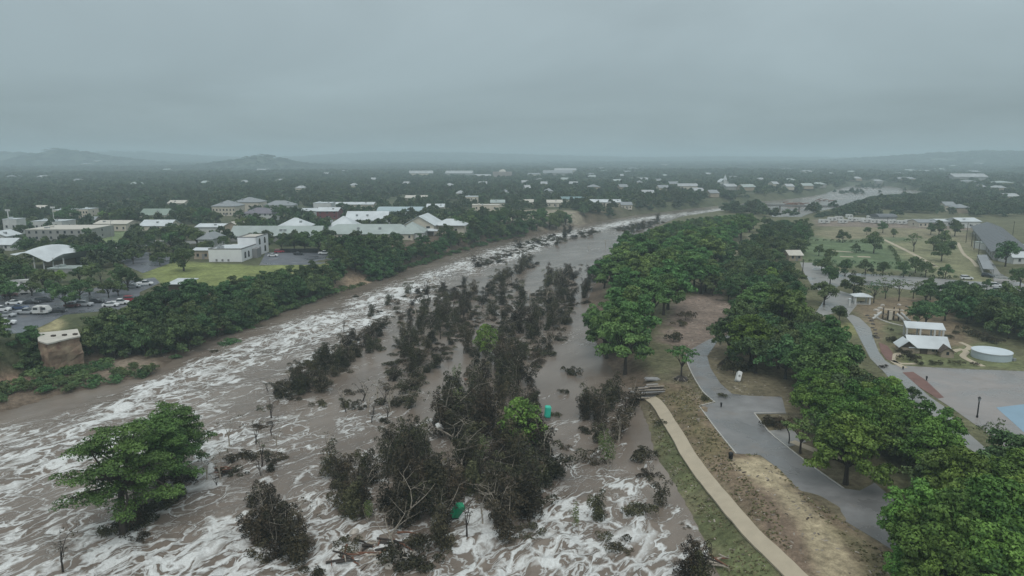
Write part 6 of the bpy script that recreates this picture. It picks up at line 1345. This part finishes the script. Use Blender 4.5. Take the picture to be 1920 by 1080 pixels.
def build_woodland():
    """the far canopy: trees past those that can be told apart"""
    rr = np.random.default_rng(4); n_ = 60000
    r = 330 * (8200 / 330) ** rr.random(n_); t = rr.uniform(R(-50), R(50), n_)
    s = np.maximum(11.5, r * .0125)
    # keep a point with the probability that gives one tree per s*s
    dens = n_ / math.log(8200 / 330) / R(100) / r ** 2      # points per square metre
    keep = rr.random(n_) < 1.0 / (s * s * .62) / dens
    r, t, s = r[keep], t[keep], s[keep]; x, y = r * np.sin(t), r * np.cos(t)
    z = T(x, y); dl_, dr_ = pdist(x, y, PL), pdist(x, y, PR); ins = inpoly(x, y, RIV)
    isl = ins & (np.hypot(x, y) > 1060) & (fbm(x / 45, y / 30, 71) > .66)
    ok = (~ins & (np.minimum(dl_, dr_) > 5)) | isl
    lim = np.array([vlimit(q) for q in (960 + FPX * x / (y * CP - (z - CAM_H) * SP))]); vb_ = 540 - FPX * (y * SP + (z - CAM_H) * CP) / (y * CP - (z - CAM_H) * SP); hh_ = (vb_ - lim) / FPX * y
    lowf = np.where((x > 60) & (dr_ < dl_) & (hh_ > 0), np.clip(hh_ / 9.5, 0, 1), 1)
    right_near = (dr_ < dl_) & (y < 760) & (x < 780)
    ok &= ~right_near | ((y > 600) & (x > 200))
    for poly in ([(155, 452), (160, 440), (245, 433), (254, 455), (215, 474)], [(880, 404), (950, 396), (1010, 392), (1090, 396), (1090, 424), (1000, 432), (930, 415)], [(266, 530), (275, 505), (330, 488), (622, 470), (630, 512), (560, 524), (400, 537)], [(-60, 640), (-60, 555), (90, 541), (200, 530), (300, 518), (265, 560), (120, 620)], [(1500, 445), (1500, 412), (1840, 412), (1990, 480), (1990, 560), (1500, 520)]):
        ok &= ~inpoly(x, y, px_poly(poly))
    for bx, by, hw, D, sh in SHADOWS:
        k = by / np.maximum(y, 1)
        ok &= ~(((y < by) & (y > by - sh) & (np.abs(x * k - bx) < hw)) | ((y >= by - 3) & (y <= by + D + 5) & (np.abs(x - bx) < hw + 3)))
    # clearings and streets of the town
    cl1 = (fbm(x / 60, y / 60, 91) > .62) & (r < 2500); cl2 = (np.abs(np.mod(x * .8 + y * .35, 140) - 70) < 5) & (x < 0) & (r < 900)
    ok &= ~cl1 & ~cl2
    near_town = (x < 60) & (r < 620) & (x > -520)
    ok &= ~near_town | (rr.random(len(x)) < .8)
    tk = np.array(TAKEN); idx = np.nonzero(ok & (r < 900))[0]
    for i in idx:
        if np.min((tk[:, 0] - x[i]) ** 2 + (tk[:, 1] - y[i]) ** 2) < 49: ok[i] = False
    ok &= lowf > .2
    x, y, z, r, s, isl, lowf = x[ok], y[ok], z[ok], r[ok], s[ok], isl[ok], lowf[ok]
    me = bpy.data.meshes.new('distant_woodland'); me.vertices.add(len(x)); me.vertices.foreach_set('co', np.stack([x, y, np.where(isl, -1.5, z - .8)], 1).astype(np.float32).ravel())
    sc = s / 11.5 * rr.uniform(.75, 1.25, len(x)) * np.where(isl, .5, 1) * np.where((x < 60) & (r < 700), .8, 1); szz = np.minimum(sc, 1.0 + (sc - 1) * .18) * rr.uniform(.85, 1.3, len(x)) * np.where(r > 2400, .7, .98); szz = np.where(lowf < 1, np.minimum(szz, lowf), szz)
    for nm, dt, arr in (('psc', 'FLOAT_VECTOR', np.stack([sc, sc, szz], 1)), ('prot', 'FLOAT_VECTOR', np.stack([0 * x, 0 * x, rr.uniform(0, 6.28, len(x))], 1))):
        a = me.attributes.new(nm, dt, 'POINT'); a.data.foreach_set('vector', arr.astype(np.float32).ravel())
    a = me.attributes.new('pick', 'INT', 'POINT'); a.data.foreach_set('value', rr.integers(0, 3, len(x)).astype(np.int32))
    o = kind(link('distant_woodland', me), 'stuff')
    ng = bpy.data.node_groups.new('woodland', 'GeometryNodeTree'); ng.interface.new_socket('Geometry', in_out='INPUT', socket_type='NodeSocketGeometry'); ng.interface.new_socket('Geometry', in_out='OUTPUT', socket_type='NodeSocketGeometry')
    n, l = ng.nodes, ng.links; gi, go, jn = n.new('NodeGroupInput'), n.new('NodeGroupOutput'), n.new('GeometryNodeJoinGeometry')
    def attr(nm, ty):
        q = n.new('GeometryNodeInputNamedAttribute'); q.data_type = ty; q.inputs['Name'].default_value = nm; return q.outputs['Attribute']
    psc, prot, pick = attr('psc', 'FLOAT_VECTOR'), attr('prot', 'FLOAT_VECTOR'), attr('pick', 'INT')
    for i, srco in enumerate(WOOD_SRC):
        oi = n.new('GeometryNodeObjectInfo'); oi.inputs['Object'].default_value = srco; oi.inputs['As Instance'].default_value = True
        cmp_ = n.new('FunctionNodeCompare'); cmp_.data_type = 'INT'; cmp_.operation = 'EQUAL'; l.new(pick, cmp_.inputs[2]); cmp_.inputs[3].default_value = i
        ip = n.new('GeometryNodeInstanceOnPoints'); l.new(gi.outputs[0], ip.inputs['Points']); l.new(cmp_.outputs['Result'], ip.inputs['Selection'])
        l.new(oi.outputs['Geometry'], ip.inputs['Instance']); l.new(psc, ip.inputs['Scale'])
        er = n.new('FunctionNodeEulerToRotation'); l.new(prot, er.inputs[0]); l.new(er.outputs[0], ip.inputs['Rotation'])
        l.new(ip.outputs[0], jn.inputs[0])
    l.new(jn.outputs[0], go.inputs[0])
    md = o.modifiers.new('woodland', 'NODES'); md.node_group = ng
    print('woodland trees', len(x))

# ---------------------------------------------------------------- build everything
build_left_town(); build_far_town(); build_vehicles(); build_park()
build_flood(); build_trees()
WOOD_SRC = []
for i, (u, v) in enumerate(((818, 420), (950, 405), (1095, 405))):
    o = tree('far', u, v, 1.0, label=['dark rounded tree beyond the cream gabled house', 'dark rounded tree at the near edge of the clearing', 'dark rounded tree where the bank turns at the river bend'][i], vi=i)
    WOOD_SRC.append([c for c in bpy.data.objects if c.parent == o and c.name.startswith('crown')][0])
build_woodland()

LM('footpath end', 1212, 742); LM('lone feathery tree', 975, 770); LM('island feathery tree', 912, 620); LM('big layered cypress', 232, 900); LM('lower dirt slope', 1450, 980); LM('wide-spreading oak', 1370, 620); LM('blue court', 1900, 780); LM('swirling white rapids', 560, 860); LM('upstream pool', 1050, 470); LM('lime bank tree', 345, 605); LM('eroded tan cliff', 655, 535); LM('white foam patch', 640, 970)
# broken water round everything that stands in the rapids
wo = bpy.data.objects['river_water'].data; co = np.empty(len(wo.vertices) * 3, np.float32); wo.vertices.foreach_get('co', co); co = co.reshape(-1, 3)
fa = wo.attributes['foam'].data; fv = np.empty(len(co), np.float32); fa.foreach_get('value', fv)
for o in list(COL.objects):
    if o.type == 'EMPTY' and o.get('category') in ('tree', 'bush', 'dead tree', 'driftwood') and o.location.z < .2 and o.location.y < 330:
        x, y = o.location.x, o.location.y; w = .9 + random.random()
        m = np.nonzero((np.abs(co[:, 0] - x) < 8) & (np.abs(co[:, 1] - y + 3) < 12))[0]
        if not len(m): continue
        a_, b_ = co[m, 0] - x, co[m, 1] - y; t_ = -(a_ * .5 + b_ * .86); c_ = np.abs(a_ * .86 - b_ * .5)    # t_: downstream
        q = np.exp(-((c_ - .9 - .22 * np.clip(t_, 0, 9)) / .55) ** 2) * np.clip(1 - t_ / 8, 0, 1) * (t_ > -1.0)
        fv[m] = np.maximum(fv[m], q * (.12 if y > 150 else .5) * random.uniform(.4, 1))
fa.foreach_set('value', fv)
# grass tufts, litter and stones of the trampled bank
def bits(name, n_, region, m, fn, tones):
    P = px_poly(region); lo, hi = P.min(0), P.max(0); rr = np.random.default_rng(17); V = []; k = 0
    x, y = rr.uniform(lo[0], hi[0], n_), rr.uniform(lo[1], hi[1], n_); ok = inpoly(x, y, P) & (fbm(x / 3, y / 3, 5) > .42)
    for Q in (px_poly(LOT), ): ok &= ~inpoly(x, y, Q)
    ok &= pdist(x, y, FP) > 1.35
    if name == 'grass_tufts': ok &= ~inpoly(x, y, px_poly(SOIL[4][0]))
    x, y = x[ok], y[ok]; z = T(x, y); ok = z > .1; x, y, z = x[ok], y[ok], z[ok]
    V, F_ = fn(x, y, z, rr); me = np_mesh(name, V, F_, np.repeat(rr.uniform(*tones, len(x)), len(F_) // len(x))); me.materials.append(m); kind(link(name, me), 'stuff')
FP = px_poly([(1207, 738), (1235, 762), (1262, 805), (1292, 856), (1332, 910), (1378, 966), (1430, 1022), (1490, 1080), (1580, 1160)])
def tuft(x, y, z, rr):
    q = []
    for j in range(3):
        a = rr.uniform(0, 6.28, len(x)); h = rr.uniform(.06, .22, len(x)); w = rr.uniform(.08, .2, len(x)); cx, cy = np.cos(a) * w, np.sin(a) * w; lx, ly = rr.normal(0, .08, len(x)), rr.normal(0, .08, len(x))
        q.append(np.stack([np.stack([x - cx, y - cy, z - .03], 1), np.stack([x + cx, y + cy, z - .03], 1), np.stack([x + cx * .6 + lx, y + cy * .6 + ly, z + h], 1), np.stack([x - cx * 1.3 + lx, y - cy * 1.3 + ly, z + h * .8], 1)], 1))
    V = np.stack(q, 1).reshape(-1, 3); return V, np.arange(len(V)).reshape(-1, 4)
BANKR = [(1215, 760), (1250, 720), (1300, 700), (1430, 850), (1560, 960), (1720, 1080), (1640, 1200), (1330, 1200), (1290, 965), (1230, 860)]
L_TUFT = leaf_mat('dry_grass', (.13, .135, .06), (.27, .24, .15), 0, 0)
bits('grass_tufts', 9000, BANKR, L_TUFT, tuft, (0, 1))
def chip(x, y, z, rr):
    n_ = len(x); s = rr.uniform(.04, .13, n_)[:, None]; c = np.stack([x, y, z], 1); a = rr.uniform(0, 6.28, n_); e = rr.uniform(.5, 3.5, n_)
    ax = np.stack([np.cos(a) * e, np.sin(a) * e, rr.normal(0, .15, n_)], 1) * s; bx = np.stack([-np.sin(a), np.cos(a), 0 * a], 1) * s; up = np.stack([0 * a, 0 * a, np.ones(n_)], 1) * s * .9
    P8 = np.stack([c - ax - bx, c + ax - bx, c + ax + bx, c - ax + bx, c - ax * .7 - bx * .6 + up, c + ax * .8 - bx * .7 + up, c + ax * .6 + bx * .7 + up, c - ax * .8 + bx * .5 + up], 1)
    f = np.array([(4, 5, 6, 7), (0, 1, 5, 4), (1, 2, 6, 5), (2, 3, 7, 6), (3, 0, 4, 7)]); F_ = (np.arange(n_)[:, None, None] * 8 + f[None]).reshape(-1, 4); return P8.reshape(-1, 3), F_
L_CHIP = leaf_mat('flood_litter', (.05, .038, .03), (.36, .32, .27), 0, 0)
bits('flood_litter', 1500, BANKR, L_CHIP, chip, (0, 1))
bits('flood_litter', 2200, [(1240, 640), (1290, 560), (1380, 560), (1400, 700), (1520, 740), (1560, 830), (1480, 800), (1300, 690)], L_CHIP, chip, (0, 1))
# labels: each counted out from a nearby landmark
ORD = ['first', 'second', 'third', 'fourth', 'fifth', 'sixth', 'seventh', 'eighth', 'ninth', 'tenth', 'eleventh', 'twelfth', 'thirteenth', 'fourteenth', 'fifteenth', 'sixteenth', 'seventeenth', 'eighteenth', 'nineteenth', 'twentieth']
ORD += ['twenty-' + w for w in ORD[:9]] + ['thirtieth'] + ['thirty-' + w for w in ORD[:9]]
SHORT = {}
for nm, u, v in LANDMARKS:
    w = nm.split(); SHORT.setdefault(nm if len(w) <= 5 else ' '.join(w[:5]).rstrip(','), (u, v))
LMS = [(k, u, v) for k, (u, v) in SHORT.items() if not k.split()[-1] in ('a', 'with', 'and', 'the', 'of', 'in', 'under', 'behind', 'beside', 'at', 'to', 'its', 'standing', 'left', 'right', 'beyond', 'on', 'between', 'across', 'above', 'just', 'far', 'by', 'along', 'from', 'flat', 'two-storey', 'small', 'white', 'pale', 'farther', 'large', 'roof')]
REL = ['right of', 'behind and right of', 'behind', 'behind and left of', 'left of', 'below and left of', 'just below', 'below and right of']
cells = {}
for o, look, u, v, given in REG:
    if given: o['label'] = given; continue
    d, i = min(((u - a) ** 2 + (1.9 * (v - b_)) ** 2, i) for i, (k, a, b_) in enumerate(LMS)); _, a, b_ = LMS[i]
    du, dv = u - a, 1.9 * (v - b_)
    rel = int(round(math.atan2(-dv, du) / (math.pi / 4))) % 8
    cells.setdefault((look, i, rel), []).append((d, o))
for (look, i, rel), items in cells.items():
    items.sort(key=lambda q: q[0])
    for j, (_, o) in enumerate(items):
        tail = f"{REL[rel]} the {LMS[i][0]}"
        o['label'] = (f"{look} {tail}" if len(items) == 1 else f"{ORD[min(j, len(ORD) - 1)]} {look} {tail}")

# ---------------------------------------------------------------- damp air
hz = MB().box(-8700, 8700, -8700, 8700, -5, 135).build('haze', None); kind(hz, 'stuff')
hm = bpy.data.materials.new('damp_air'); hm.use_nodes = True; n, l = hm.node_tree.nodes, hm.node_tree.links; n.clear()
ho = N(n, 'ShaderNodeOutputMaterial'); pv = N(n, 'ShaderNodeVolumePrincipled'); pv.inputs['Color'].default_value = (.74, .91, 1.0, 1); pv.inputs['Density'].default_value = HAZE
l.new(pv.outputs[0], ho.inputs['Volume']); hz.data.materials.append(hm)
